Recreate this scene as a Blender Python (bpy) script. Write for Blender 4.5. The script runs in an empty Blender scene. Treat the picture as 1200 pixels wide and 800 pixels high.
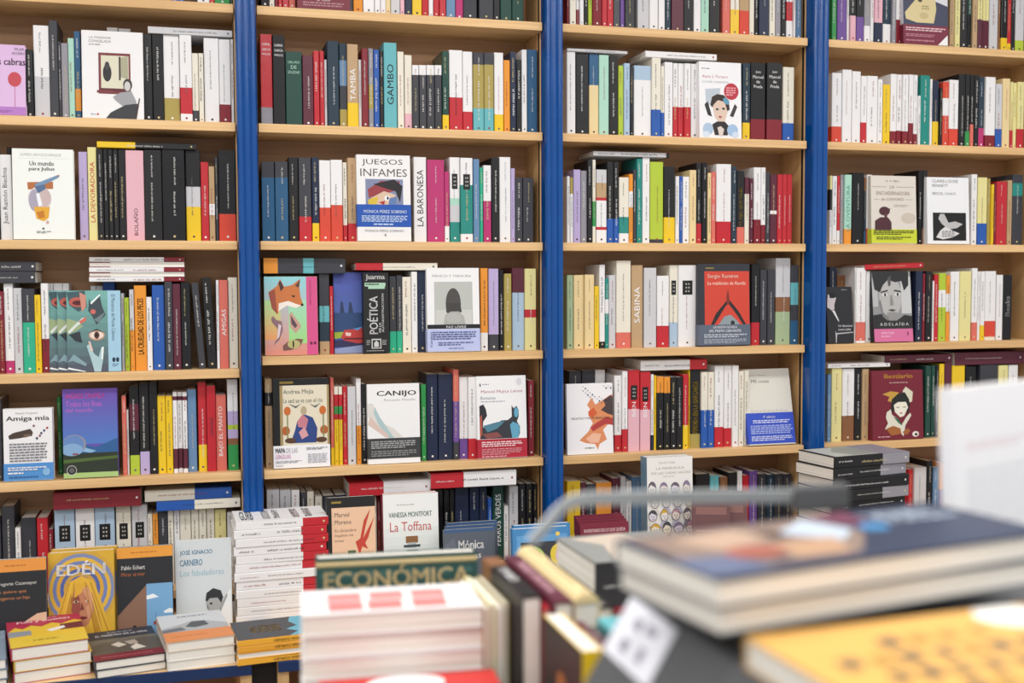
import bpy, math, random
from mathutils import Matrix, Vector
random.seed(11)
SC = bpy.context.scene
COL = SC.collection
# ------------------------------------------------------------------ camera
FPX = 1333.33
CAM = Vector((0.0, 0.0, 1.5))
YAW, PITCH, ROLL = math.radians(15.51), math.radians(3.106), math.radians(-0.232)
_F = Vector((math.sin(YAW)*math.cos(PITCH), math.cos(YAW)*math.cos(PITCH), -math.sin(PITCH)))
_R = Vector((math.cos(YAW), -math.sin(YAW), 0)); _U = _R.cross(_F)
_c, _s = math.cos(ROLL), math.sin(ROLL)
_R, _U = _c*_R+_s*_U, -_s*_R+_c*_U
cd = bpy.data.cameras.new('camera'); cam = bpy.data.objects.new('camera', cd); COL.objects.link(cam)
cd.lens = 40.0; cd.sensor_width = 36.0; cd.clip_start = .02
cam.matrix_world = Matrix(((_R.x, _U.x, -_F.x, CAM.x), (_R.y, _U.y, -_F.y, CAM.y), (_R.z, _U.z, -_F.z, CAM.z), (0, 0, 0, 1)))
cd.dof.use_dof = True; cd.dof.focus_distance = 2.98; cd.dof.aperture_fstop = 2.7
SC.camera = cam
# ------------------------------------------------------------------ light of the shop
w = bpy.data.worlds.new('shop'); SC.world = w; w.use_nodes = True
w.node_tree.nodes['Background'].inputs[0].default_value = (.97, .985, 1.0, 1)
w.node_tree.nodes['Background'].inputs[1].default_value = .60
def area(x, y, z, sx, sy, e, col=(1, .985, .965)):
    l = bpy.data.lights.new('ceiling_light', 'AREA'); l.shape = 'RECTANGLE'; l.size = sx; l.size_y = sy; l.energy = e; l.color = col
    o = bpy.data.objects.new('ceiling_light', l); o.location = (x, y, z); COL.objects.link(o); return o
for y, e in ((1.7, 18), (.2, 20), (-1.5, 20)):
    for x in (-1.5, .5, 2.5): area(x, y, 2.93, 1.6, .3, e)
SC.view_settings.view_transform = 'Standard'; SC.view_settings.look = 'None'
SC.view_settings.exposure = 0.17; SC.view_settings.gamma = 1.0; SC.view_settings.use_curve_mapping = False
# ------------------------------------------------------------------ pixel -> place
def ray(px, py): return _F*FPX+_R*(px-600)-_U*(py-400)
def on_y(px, py, Y):
    v = ray(px, py); return CAM+v*(Y/v.y)
def on_z(px, py, Z):
    v = ray(px, py); return CAM+v*((Z-CAM.z)/v.z)
def lin(c):
    return tuple((v/12.92 if v <= .04045 else ((v+.055)/1.055)**2.4) for v in c)
PAL = dict(W=('E9E8EA', 'white'), I=('E6E0D0', 'ivory'), C=('E9CF96', 'cream'), Y=('F2C818', 'yellow'), y=('E6DC94', 'pale yellow'),
 L=('B4CC32', 'lime green'), O=('F0962A', 'orange'), o=('DE6A5C', 'coral red'), R=('C8222E', 'red'), r=('861C2A', 'dark red'),
 M=('5E2236', 'maroon'), P=('E4AEBC', 'pink'), p=('BE2E70', 'magenta'), V=('6E4A9C', 'violet'), v=('B8A6D6', 'lilac'),
 B=('1F57B4', 'blue'), b=('A6C0DA', 'light blue'), N=('1E2A48', 'navy'), T=('1F8C82', 'teal'), t=('A8D8C4', 'mint green'),
 E=('25B48C', 'emerald green'), G=('2C9A4C', 'green'), g=('1D4A40', 'dark green'), K=('1A1A1E', 'black'), k=('3B3C44', 'dark grey'),
 S=('92909A', 'grey'), s=('C9C9CE', 'light grey'), n=('8A5A38', 'brown'), e=('BE9C72', 'tan'), q=('5FB4BE', 'turquoise'),
 u=('AD9A4C', 'olive gold'), z=('6289B4', 'steel blue'), d=('22384A', 'dark slate'), j=('245A86', 'deep blue'), a=('A2B78E', 'sage green'), x=('DE4430', 'orange-red'))
def colr(c):
    h = PAL[c][0] if c in PAL else c
    c3 = [int(h[i:i+2], 16)/255 for i in (0, 2, 4)]; g3 = sum(c3)/3
    return lin(tuple(.9*v+.1*g3 for v in c3))                # printed inks, slightly muted
# ------------------------------------------------------------------ materials
def nodes(m): return m.node_tree.nodes, m.node_tree.links
def mat_stock():
    m = bpy.data.materials.new('printed_stock'); m.use_nodes = True; N, L = nodes(m); b = N['Principled BSDF']
    a = N.new('ShaderNodeAttribute'); a.attribute_name = 'col'
    s = N.new('ShaderNodeAttribute'); s.attribute_name = 'shine'
    L.new(a.outputs['Color'], b.inputs['Base Color'])
    r = N.new('ShaderNodeMapRange'); r.inputs[3].default_value = .62; r.inputs[4].default_value = .16
    L.new(s.outputs['Fac'], r.inputs[0])
    L.new(r.outputs[0], b.inputs['Roughness'])
    n = N.new('ShaderNodeTexNoise'); n.inputs['Scale'].default_value = 55; n.inputs['Detail'].default_value = 2
    tc = N.new('ShaderNodeTexCoord'); L.new(tc.outputs['Object'], n.inputs['Vector'])
    mu = N.new('ShaderNodeMath'); mu.operation = 'MULTIPLY'; L.new(s.outputs['Fac'], mu.inputs[0]); mu.inputs[1].default_value = .35
    bp = N.new('ShaderNodeBump'); bp.inputs['Distance'].default_value = .002
    L.new(mu.outputs[0], bp.inputs['Strength']); L.new(n.outputs['Fac'], bp.inputs['Height']); L.new(bp.outputs[0], b.inputs['Normal'])
    b.inputs['Specular IOR Level'].default_value = .4
    return m
def mat_pages():
    m = bpy.data.materials.new('page_paper'); m.use_nodes = True; N, L = nodes(m); b = N['Principled BSDF']
    tc = N.new('ShaderNodeTexCoord'); mp = N.new('ShaderNodeMapping'); mp.inputs['Scale'].default_value = (900, 3, 3)
    n = N.new('ShaderNodeTexNoise'); n.inputs['Scale'].default_value = 1; n.inputs['Detail'].default_value = 1
    L.new(tc.outputs['Object'], mp.inputs[0]); L.new(mp.outputs[0], n.inputs['Vector'])
    c = N.new('ShaderNodeValToRGB'); c.color_ramp.elements[0].position = .3; c.color_ramp.elements[1].position = .65
    c.color_ramp.elements[0].color = (.66, .62, .55, 1); c.color_ramp.elements[1].color = (.88, .85, .79, 1)
    L.new(n.outputs['Fac'], c.inputs[0]); L.new(c.outputs[0], b.inputs['Base Color']); b.inputs['Roughness'].default_value = .85
    return m
def mat_wood(name, dark, light, scale):
    m = bpy.data.materials.new(name); m.use_nodes = True; N, L = nodes(m); b = N['Principled BSDF']
    tc = N.new('ShaderNodeTexCoord'); mp = N.new('ShaderNodeMapping'); mp.inputs['Scale'].default_value = scale
    n = N.new('ShaderNodeTexNoise'); n.inputs['Scale'].default_value = 1; n.inputs['Detail'].default_value = 5; n.inputs['Roughness'].default_value = .65
    L.new(tc.outputs['Object'], mp.inputs[0]); L.new(mp.outputs[0], n.inputs['Vector'])
    c = N.new('ShaderNodeValToRGB'); c.color_ramp.elements[0].position = .28; c.color_ramp.elements[1].position = .7
    c.color_ramp.elements[0].color = (*lin(dark), 1); c.color_ramp.elements[1].color = (*lin(light), 1)
    L.new(n.outputs['Fac'], c.inputs[0]); L.new(c.outputs[0], b.inputs['Base Color'])
    b.inputs['Roughness'].default_value = .48
    return m
def mat_plain(name, col, rough=.5, metal=0, noise=.04, scale=30, trans=0):
    m = bpy.data.materials.new(name); m.use_nodes = True; N, L = nodes(m); b = N['Principled BSDF']
    n = N.new('ShaderNodeTexNoise'); n.inputs['Scale'].default_value = scale; n.inputs['Detail'].default_value = 3
    tc = N.new('ShaderNodeTexCoord'); L.new(tc.outputs['Object'], n.inputs['Vector'])
    c = N.new('ShaderNodeValToRGB'); k = lin(col)
    c.color_ramp.elements[0].color = (*[max(0, v*(1-noise*3)) for v in k], 1); c.color_ramp.elements[1].color = (*[min(1, v*(1+noise*3)) for v in k], 1)
    L.new(n.outputs['Fac'], c.inputs[0]); L.new(c.outputs[0], b.inputs['Base Color'])
    b.inputs['Roughness'].default_value = rough; b.inputs['Metallic'].default_value = metal
    b.inputs['Transmission Weight'].default_value = trans
    return m
M_STOCK = mat_stock(); M_PAGE = mat_pages()
M_WOOD_X = mat_wood('beech_along', (.80, .63, .42), (.93, .78, .57), (1.6, 30, 60))
M_WOOD_Z = mat_wood('beech_upright', (.76, .60, .40), (.88, .72, .51), (40, 40, 1.5))
M_BACK = mat_wood('back_panel', (.62, .46, .32), (.74, .57, .41), (1.5, 20, 30))
M_BLUE = mat_plain('blue_enamel', (.0, .285, .57), .16, 0, .05, 12)
M_NAVY = mat_plain('blue_edging', (.04, .16, .34), .4, 0, .05, 12)
M_BLACK = mat_plain('black_gap', (.05, .05, .06), .6)
M_FLOOR = mat_plain('floor_tile', (.62, .58, .53), .35, 0, .05, 4)
M_CEIL = mat_plain('ceiling_paint', (.88, .88, .87), .8, 0, .01, 4)
M_CHAR = mat_plain('charcoal_board', (.34, .345, .355), .55, 0, .04, 20)
M_STEEL = mat_plain('grey_metal', (.76, .78, .79), .3, .15, .02, 20)
# ------------------------------------------------------------------ mesh builder
class MB:
    def __init__(s): s.v = []; s.f = []; s.c = []; s.sh = []; s.mi = []
    def add(s, vs, fs, col=(.5, .5, .5), sh=0., mi=0):
        n = len(s.v) if vs else 0; s.v += vs
        for f in fs: s.f.append(tuple(i+n for i in f)); s.c.append(col); s.sh.append(sh); s.mi.append(mi)
    def box(s, x0, x1, y0, y1, z0, z1, col=(.5, .5, .5), sh=0., mi=0):
        s.add([(x0, y0, z0), (x1, y0, z0), (x1, y1, z0), (x0, y1, z0), (x0, y0, z1), (x1, y0, z1), (x1, y1, z1), (x0, y1, z1)],
              [(0, 3, 2, 1), (4, 5, 6, 7), (0, 1, 5, 4), (1, 2, 6, 5), (2, 3, 7, 6), (3, 0, 4, 7)], col, sh, mi)
    def merge(s, o, M, mi=None):
        n = len(s.v); s.v += [tuple(M @ Vector(v)) for v in o.v]
        s.f += [tuple(i+n for i in f) for f in o.f]; s.c += o.c; s.sh += o.sh; s.mi += (o.mi if mi is None else [mi]*len(o.f))
    def obj(s, name, mats, parent=None, M=None):
        me = bpy.data.meshes.new(name); me.from_pydata(s.v, [], s.f)
        a = me.attributes.new('col', 'FLOAT_COLOR', 'FACE'); a.data.foreach_set('color', [x for c in s.c for x in (*c, 1.)])
        a = me.attributes.new('shine', 'FLOAT', 'FACE'); a.data.foreach_set('value', s.sh)
        for m in (mats if isinstance(mats, (list, tuple)) else [mats]): me.materials.append(m)
        if any(s.mi): me.polygons.foreach_set('material_index', s.mi)
        me.update(); o = bpy.data.objects.new(name, me); COL.objects.link(o)
        if parent: o.parent = parent
        if M is not None: o.matrix_world = M
        return o
def tag(o, label, cat, group=None):
    o['label'] = label; o['category'] = cat
    if group: o['group'] = group
    return o
def struct(o, label=None):
    o['kind'] = 'structure'
    if label: o['label'] = label
    return o
def empty(name, M):
    o = bpy.data.objects.new(name, None); o.empty_display_size = .02; COL.objects.link(o); o.matrix_world = M; return o
# ------------------------------------------------------------------ lettering
_TX = {}
def text_mesh(body):
    if body in _TX: return _TX[body]
    cu = bpy.data.curves.new('lettering', 'FONT'); cu.body = body.lstrip('*'); cu.resolution_u = 2; cu.fill_mode = 'FRONT'
    o = bpy.data.objects.new('lettering', cu); COL.objects.link(o)
    me = bpy.data.meshes.new_from_object(o)
    vs = [(v.co.x, v.co.y) for v in me.vertices]; fs = [tuple(p.vertices) for p in me.polygons]
    bpy.data.objects.remove(o); bpy.data.curves.remove(cu); bpy.data.meshes.remove(me)
    if body[0] == '*':                                     # bold face: the same strokes set twice
        n = len(vs); fs = fs+[tuple(i+n for i in f) for f in fs]+[tuple(i+2*n for i in f) for f in fs]; vs = vs+[(a+.035, b) for a, b in vs]+[(a+.018, b+.012) for a, b in vs]
    x0 = min(v[0] for v in vs); x1 = max(v[0] for v in vs); y0 = min(v[1] for v in vs); y1 = max(v[1] for v in vs)
    vs = [((a-x0)/(x1-x0), (b-y0)/(y1-y0)) for a, b in vs]
    _TX[body] = (vs, fs, (x1-x0)/(y1-y0)); return _TX[body]
def lum(c): return .3*c[0]+.6*c[1]+.1*c[2]
def spine_letters(t, h, bands, text, rnd):
    """small marks that stand for the unreadable lettering of a spine, or real words where they can be read"""
    mb = MB(); y = -.0003
    def band_at(f):
        for e, c in bands:
            if f <= e: return c
        return bands[-1][1]
    def ink(f):
        c = band_at(f); L = lum(c)
        if L > .35: return rnd.choice([(.03, .03, .04), (.05, .05, .06), (.12, .12, .13), (.3, .04, .04)])
        return rnd.choice([(.75, .74, .7), (.75, .74, .7), (.6, .5, .25), (.8, .8, .8)])
    if text and text[0] == '#':                            # lines set across the spine
        c = colr(text[1]); z = h-.022; wd = t*.72
        for ln_ in text[2:].split('/'):
            vs, fs, asp = text_mesh(ln_); w2 = min(wd, .0085*asp); hg = min(.0085, wd/asp*1.5); z -= hg
            mb.add([(t/2-w2/2+a*w2, y, z+b*hg) for a, b in vs], fs, c); z -= .005
        return mb
    if text and text[0] == '_':                            # set small towards the foot
        c = colr(text[1]); vs, fs, asp = text_mesh(text[2:]); wd = min(t*.4, .011); ln = min(h*.3, wd*asp*1.3); z0 = h*.5-ln*.4 if text[1] == 'W' else h*.06; xr = t*.5+wd/2
        mb.add([(xr-b*wd, y, z0+a*ln) for a, b in vs], fs, c); return mb
    if text:
        c = colr(text[0]); vs, fs, asp = text_mesh(text[1:])
        wd = min(t*.5, .017); ln = min(h*.66, wd*asp*1.25); z0 = h*(.5-.5*ln/h)+h*.02; xr = t/2+wd/2
        mb.add([(xr-b*wd, y, z0+a*ln) for a, b in vs], fs, c)
        return mb
    size = min(t*.42, rnd.uniform(.0035, .0062))
    if t < .006: size = t*.5
    segs = rnd.choice([[(.08, .40), (.46, .80)], [(.06, .30), (.36, .85)], [(.15, .72)], [(.3, .85)]])
    for si, (f0, f1) in enumerate(segs):
        f = f0; L = size*(1 if si else .85); p = L*.72/h; xo = t/2+rnd.uniform(-.08, .08)*t
        end = f0+(f1-f0)*rnd.uniform(.6, 1)
        k = ink((f0+end)/2)
        while f < end:
            for _ in range(rnd.randint(2, 8)):
                z = h*(1-f); a = L*rnd.uniform(.55, 1)*.5
                mb.add([(xo-L*.5, y, z), (xo-L*.5+2*a, y, z), (xo-L*.5+2*a, y, z-p*h*.36), (xo-L*.5, y, z-p*h*.36)], [(0, 1, 2, 3)], k)
                if rnd.random() < .6:
                    q = xo-L*.5+rnd.random()*a*2*.8
                    mb.add([(q, y, z), (q+L*.18, y, z), (q+L*.18, y, z-p*h*.8), (q, y, z-p*h*.8)], [(0, 1, 2, 3)], k)
                f += p
                if f > end: break
            f += p*.7
    if t > .009:
        k = ink(.95); r = min(t*.16, .003); z = h*.05
        mb.add([(t/2+r*math.cos(i*math.pi/3), y, z+r*math.sin(i*math.pi/3)) for i in range(6)], [(0, 1, 2, 3, 4, 5)], k)
    return mb
# ------------------------------------------------------------------ a book: spine at y=0 (facing -y), thickness along x, height along z
def book_cover(t, d, h, bands, sh=.3, rnd_spine=0.):
    c = min(.0013, t*.18); b = min(.0012, t*.15)
    prof = [(0, d), (0, b+rnd_spine), (b, 0), (t-b, 0), (t, b+rnd_spine), (t, d), (t-c, d), (t-c, c+b+rnd_spine*.7), (c, c+b+rnd_spine*.7), (c, d)]
    if rnd_spine:
        prof = [(0, d), (0, rnd_spine), (t*.14, rnd_spine*.35), (t*.32, 0), (t*.68, 0), (t*.86, rnd_spine*.35), (t, rnd_spine), (t, d), (t-c, d), (t-c, rnd_spine+c), (c, rnd_spine+c), (c, d)]
    n = len(prof); zs = [h]+[h*(1-e) for e, _ in bands]; zs[-1] = 0.
    mb = MB(); mb.v = [(x, y, z) for z in zs for x, y in prof]
    for k, (e, col) in enumerate(bands):
        for i in range(n):
            j = (i+1) % n; a = k*n; bb = (k+1)*n
            mb.f.append((a+i, a+j, bb+j, bb+i)); mb.c.append(col); mb.sh.append(sh); mb.mi.append(0)
    for a, flip, col in ((0, False, bands[0][1]), ((len(bands))*n, True, bands[-1][1])):
        f = tuple(range(a, a+n)); mb.f.append(f if flip else f[::-1]); mb.c.append(col); mb.sh.append(sh); mb.mi.append(0)
    return mb
def page_block(t, d, h, inset=.0008, rs=0.):
    c = min(.0013, t*.18)+.00005; mb = MB(); mb.box(c, t-c, .003+rs, d-.001-inset, inset, h-inset, (.75, .72, .66)); return mb
def parse_bands(s):
    out = []; i = 0
    while i < len(s):
        c = s[i]; i += 1; num = ''
        while i < len(s) and s[i].isdigit(): num += s[i]; i += 1
        out.append((int(num)/100 if num else 1.0, c))
    out[-1] = (1.0, out[-1][1]); return out
# cover art: u from the spine edge to the fore edge, v from top to bottom
def cover_art(t, d, h, art, root, base=None):
    pic = MB(); let = MB(); x = t+.0003; k = 0
    if base: pic.add([(x, 0.0004, .0004), (x, d-.0004, .0004), (x, d-.0004, h-.0004), (x, .0004, h-.0004)], [(0, 1, 2, 3)], base, .3)
    def P(u, v, lift=0.): return (x+lift, min(max(u, .002), .998)*d, h*(1-min(max(v, .002), .998)))
    bandz = 0.
    for el in art:
        ty = el[0]; k += 1; lift = k*.00005+bandz
        if ty == 'r':
            _, u0, v0, u1, v1, c = el; pic.add([P(u0, v0, lift), P(u1, v0, lift), P(u1, v1, lift), P(u0, v1, lift)], [(3, 2, 1, 0)], colr(c), .3)
        elif ty == 'e':
            _, cu, cv, ru, rv, c = el; n = 22
            pic.add([P(cu+ru*math.cos(i*6.28319/n), cv+rv*math.sin(i*6.28319/n), lift) for i in range(n)], [tuple(range(n))[::-1]], colr(c), .3)
        elif ty == 'p':
            _, pts, c = el
            pic.add([P(u, v, lift) for u, v in pts], [tuple(range(len(pts)))], colr(c), .3)
        elif ty == 'g':                                    # printed colour blend of the cover design
            _, u0, v0, u1, v1, c0, c1, n = el; a = colr(c0); b = colr(c1)
            for i in range(n):
                f = i/(n-1); cc = tuple(a[q]*(1-f)+b[q]*f for q in range(3))
                if u1 is None: continue
                pic.add([P(u0, v0+(v1-v0)*i/n, lift), P(u1, v0+(v1-v0)*i/n, lift), P(u1, v0+(v1-v0)*(i+1)/n, lift), P(u0, v0+(v1-v0)*(i+1)/n, lift)], [(3, 2, 1, 0)], cc, .3)
        elif ty == 't':
            _, body, u0, v0, u1, v1, c = el; vs, fs, asp = text_mesh(body)
            let.add([P(u0+a*(u1-u0), v1-b*(v1-v0), lift+.0001) for a, b in vs], fs, colr(c))
        elif ty == 'tv':                                   # lettering that runs up the cover
            _, body, u0, v0, u1, v1, c = el; vs, fs, asp = text_mesh(body)
            let.add([P(u1-b*(u1-u0), v1-a*(v1-v0), lift+.0001) for a, b in vs], fs, colr(c))
        elif ty == 'td':                                   # lettering that runs down the cover
            _, body, u0, v0, u1, v1, c = el; vs, fs, asp = text_mesh(body)
            let.add([P(u0+b*(u1-u0), v0+a*(v1-v0), lift+.0001) for a, b in vs], fs, colr(c))
        elif ty == 'l':                                    # lines of print too small to read
            _, u0, v0, u1, v1, nl, c = el; rr = random.Random(int(u0*1e4+v0*1e5)+nl); lh = (v1-v0)/nl
            for i in range(nl):
                u = u0; e2 = u1-(u1-u0)*(.4*rr.random() if i == nl-1 else .06*rr.random())
                while u < e2-.01:
                    ww = min(rr.uniform(.03, .1), e2-u); va = v0+i*lh+lh*.2; vb = v0+i*lh+lh*.75
                    let.add([P(u, va, lift), P(u+ww, va, lift), P(u+ww, vb, lift), P(u, vb, lift)], [(3, 2, 1, 0)], colr(c)); u += ww+.015
        elif ty == 'b':
            _, v0, v1, c = el; bm = MB(); bandz = .0009
            bm.box(t+.0002, t+.0009, -.0008, d+.0004, h*(1-v1)+.0003, h*(1-v0), colr(c), .35); bm.box(-.0008, t+.0009, -.0009, -.0003, h*(1-v1)+.0003, h*(1-v0), colr(c), .35)
            bm.obj('paper_band', M_STOCK, root)
    if pic.f: pic.obj('cover_picture', M_STOCK, root)
    if let.f: let.obj('cover_lettering', M_STOCK, root)['kind'] = 'stuff'
BOOKS = []
rest = MB()
def book_object(M, t, d, h, bands, label, group, art=None, text=None, sh=.3, spine_marks=True, rs=0., inset=.0008, rnd=random, name='book', hidden=False):
    bl = [(e, colr(c)) for e, c in bands]
    if hidden:
        rest.merge(book_cover(t, d, h, bl, sh, rs), M, 0); rest.merge(page_block(t, d, h, inset, rs), M, 1); return None
    root = empty(name, M); tag(root, label, 'book', group)
    book_cover(t, d, h, bl, sh, rs).obj('cover', M_STOCK, root)
    page_block(t, d, h, inset, rs).obj('page_block', M_PAGE, root)
    if spine_marks or text:
        lt = spine_letters(t, h, bl, text, rnd)
        if lt.f: lt.obj('spine_lettering', M_STOCK, root)['kind'] = 'stuff'
    if art: cover_art(t, d, h, art, root, bl[0][1])
    BOOKS.append(root); return root
def T(x, y, z): return Matrix.Translation((x, y, z))
def RX(a): return Matrix.Rotation(math.radians(a), 4, 'X')
def RY(a): return Matrix.Rotation(math.radians(a), 4, 'Y')
def RZ(a): return Matrix.Rotation(math.radians(a), 4, 'Z')
def cols(ex, ey, ez): return Matrix(((ex[0], ey[0], ez[0], 0), (ex[1], ey[1], ez[1], 0), (ex[2], ey[2], ez[2], 0), (0, 0, 0, 1)))
FACE = cols((0, -1, 0), (1, 0, 0), (0, 0, 1))       # front cover towards the aisle
LIE = cols((0, 0, 1), (0, 1, 0), (-1, 0, 0))        # lying, spine towards the aisle
FLATUP = cols((0, 0, 1), (1, 0, 0), (0, 1, 0))      # lying, cover up, tail edge towards the aisle
LIEB = cols((0, 0, 1), (0, -1, 0), (1, 0, 0))       # lying, fore edge towards the aisle
# ================================================================== the setting
YF = 2.92                      # front edge of the shelf boards
YB = 3.095                     # back panel
LEDGE = .67
LOWER = .732                   # top of the lowest shelf board, behind the ledge
SHELF = [1.5+z for z in (.658, .369, .0772, -.2125, -.502)]
POST = [-.665, .130, .925, 1.7165, 2.51]
BAYS = dict(A=0, B=1, C=2, D=3)
def bay_x(b): i = BAYS[b]; return POST[i]+.027, POST[i+1]-.027
def shelf_z(b, k):
    if k >= 5: return LOWER
    return SHELF[k]+(-.030 if (b == 'A' and k == 3) else 0)+.022
m = MB(); m.box(-4, 6, -4, 4, -.05, 0); struct(m.obj('floor', M_FLOOR), 'pale tiled shop floor')
m = MB(); m.box(-4, 6, -4, 4, 3.0, 3.05); struct(m.obj('ceiling', M_CEIL), 'white shop ceiling')
m = MB(); m.box(-4, 6, 3.16, 3.24, 0, 3.0); struct(m.obj('wall_back', M_CEIL), 'plain wall behind the bookcases')
def bevel(o, wd=.0012):
    b = o.modifiers.new('edge', 'BEVEL'); b.width = wd; b.segments = 2; b.limit_method = 'ANGLE'; return o
ORD = ['first', 'second', 'third', 'fourth', 'fifth', 'sixth', 'seventh', 'eighth', 'ninth', 'tenth', 'eleventh', 'twelfth', '13th', '14th', '15th', '16th', '17th', '18th', '19th', '20th']
ORD += ['21st', '22nd', '23rd']+['%dth' % i for i in range(24, 31)]+['31st', '32nd', '33rd']+['%dth' % i for i in range(34, 60)]
BAYN = dict(A='leftmost bay', B='second bay', C='third bay', D='rightmost bay')
ROWN = ['top shelf', 'second shelf', 'third shelf', 'fourth shelf', 'fifth shelf', 'lowest row']
for b in 'ABCD':
    x0, x1 = bay_x(b)
    root = empty('bookcase', T((x0+x1)/2, YF, 0)); tag(root, 'light beech bookcase with open shelves, %s' % BAYN[b], 'bookcase', 'beech bookcases along the wall')
    for sx0, sx1 in ((x0-.0265, x0), (x1, x1+.0265)):
        m = MB(); m.box(sx0, sx1, YF+.025, YB, LEDGE+.001, 2.55); p = bevel(m.obj('side_panel', M_WOOD_Z, root)); p.matrix_world = Matrix()
        m = MB(); inner = x0 if sx1 == x0 else x1; s = 1 if sx1 == x0 else -1
        xa, xb = sorted((inner, inner+s*.0012)); m.box(xa, xb, YF+.030, YF+.039, LEDGE+.002, 2.54)
        q = m.obj('slotted_rail', M_BLACK, p); q.matrix_world = Matrix()
    m = MB(); m.box(x0, x1, YB-.012, YB, LEDGE+.001, 2.55); p = m.obj('back_panel', M_BACK, root); p.matrix_world = Matrix()
    for k in range(6):
        z = shelf_z(b, k); m = MB(); m.box(x0+.001, x1-.001 if b != 'C' else x1-.006, YF, YB-.0125, z-.022, z); p = bevel(m.obj('shelf_board', M_WOOD_X, root)); p.matrix_world = Matrix()
    m = MB(); m.box(x0+.001, x1-.001, YF, YB-.0125, 2.43, 2.452); p = bevel(m.obj('shelf_board', M_WOOD_X, root)); p.matrix_world = Matrix()
# fluted blue posts between the bays
PN = ['at the left end of the wall', 'between the leftmost and second bays', 'between the second and third bays', 'between the third and rightmost bays', 'at the right end of the wall']
for i, px in enumerate(POST):
    prof = []; n = 40
    for k in range(n+1):
        u = k/n; x = px-.025+.05*u
        y = YF-.017-.0048*abs(math.sin(u*math.pi*3))**.75+.004*max(0, (abs(u-.5)-.44)/.06)
        prof.append((x, y))
    prof += [(px+.025, YF+.024), (px-.025, YF+.024)]
    m = MB(); N_ = len(prof); m.v = [(x, y, z) for z in (LEDGE+.001, 2.6) for x, y in prof]
    for k in range(N_): j = (k+1) % N_; m.add([], [(k, j, N_+j, N_+k)])
    m.add([], [tuple(range(N_))[::-1], tuple(range(N_, 2*N_))])
    o = m.obj('bookcase_post', M_BLUE); tag(o, 'glossy blue fluted post '+PN[i], 'post', 'blue posts of the bookcases')
# lower cabinets with a deep display ledge
YL = on_z(265, 781, LEDGE).y
for b in 'ABCD':
    i = BAYS[b]; x0, x1 = POST[i]+.028, POST[i+1]-.028
    root = empty('display_cabinet', T((x0+x1)/2, YL, 0)); tag(root, 'low display cabinet with blue edged top under the %s' % BAYN[b], 'cabinet', 'low display cabinets')
    def part(nm, mt, *a):
        m = MB(); m.box(*a); p = m.obj(nm, mt, root); p.matrix_world = Matrix(); return p
    part('cabinet_top', M_WOOD_X, x0, x1, YL+.004, YB, LEDGE-.022, LEDGE)
    bevel(part('blue_edging', M_NAVY, x0, x1, YL, YL+.004, LEDGE-.024, LEDGE+.0005))
    part('side_panel', M_WOOD_Z, x0, x0+.024, YL+.012, YB, 0.001, LEDGE-.0225); part('side_panel', M_WOOD_Z, x1-.024, x1, YL+.012, YB, 0.001, LEDGE-.0225)
    part('back_panel', M_BACK, x0+.024, x1-.024, YB-.02, YB, .001, LEDGE-.0225)
    part('shelf_board', M_WOOD_X, x0+.0245, x1-.0245, YL+.05, YB-.02, .36, .382)
for i, px in enumerate(POST):
    m = MB(); m.box(px-.0275, px+.0275, YL+.05, YB, .001, LEDGE-.0005); struct(m.obj('gap_shade_%d' % (i+1), M_BLACK), 'black block standing in for the shaded gap between two low cabinets')  # black block gives the open gap between cabinets its shade as colour
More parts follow.
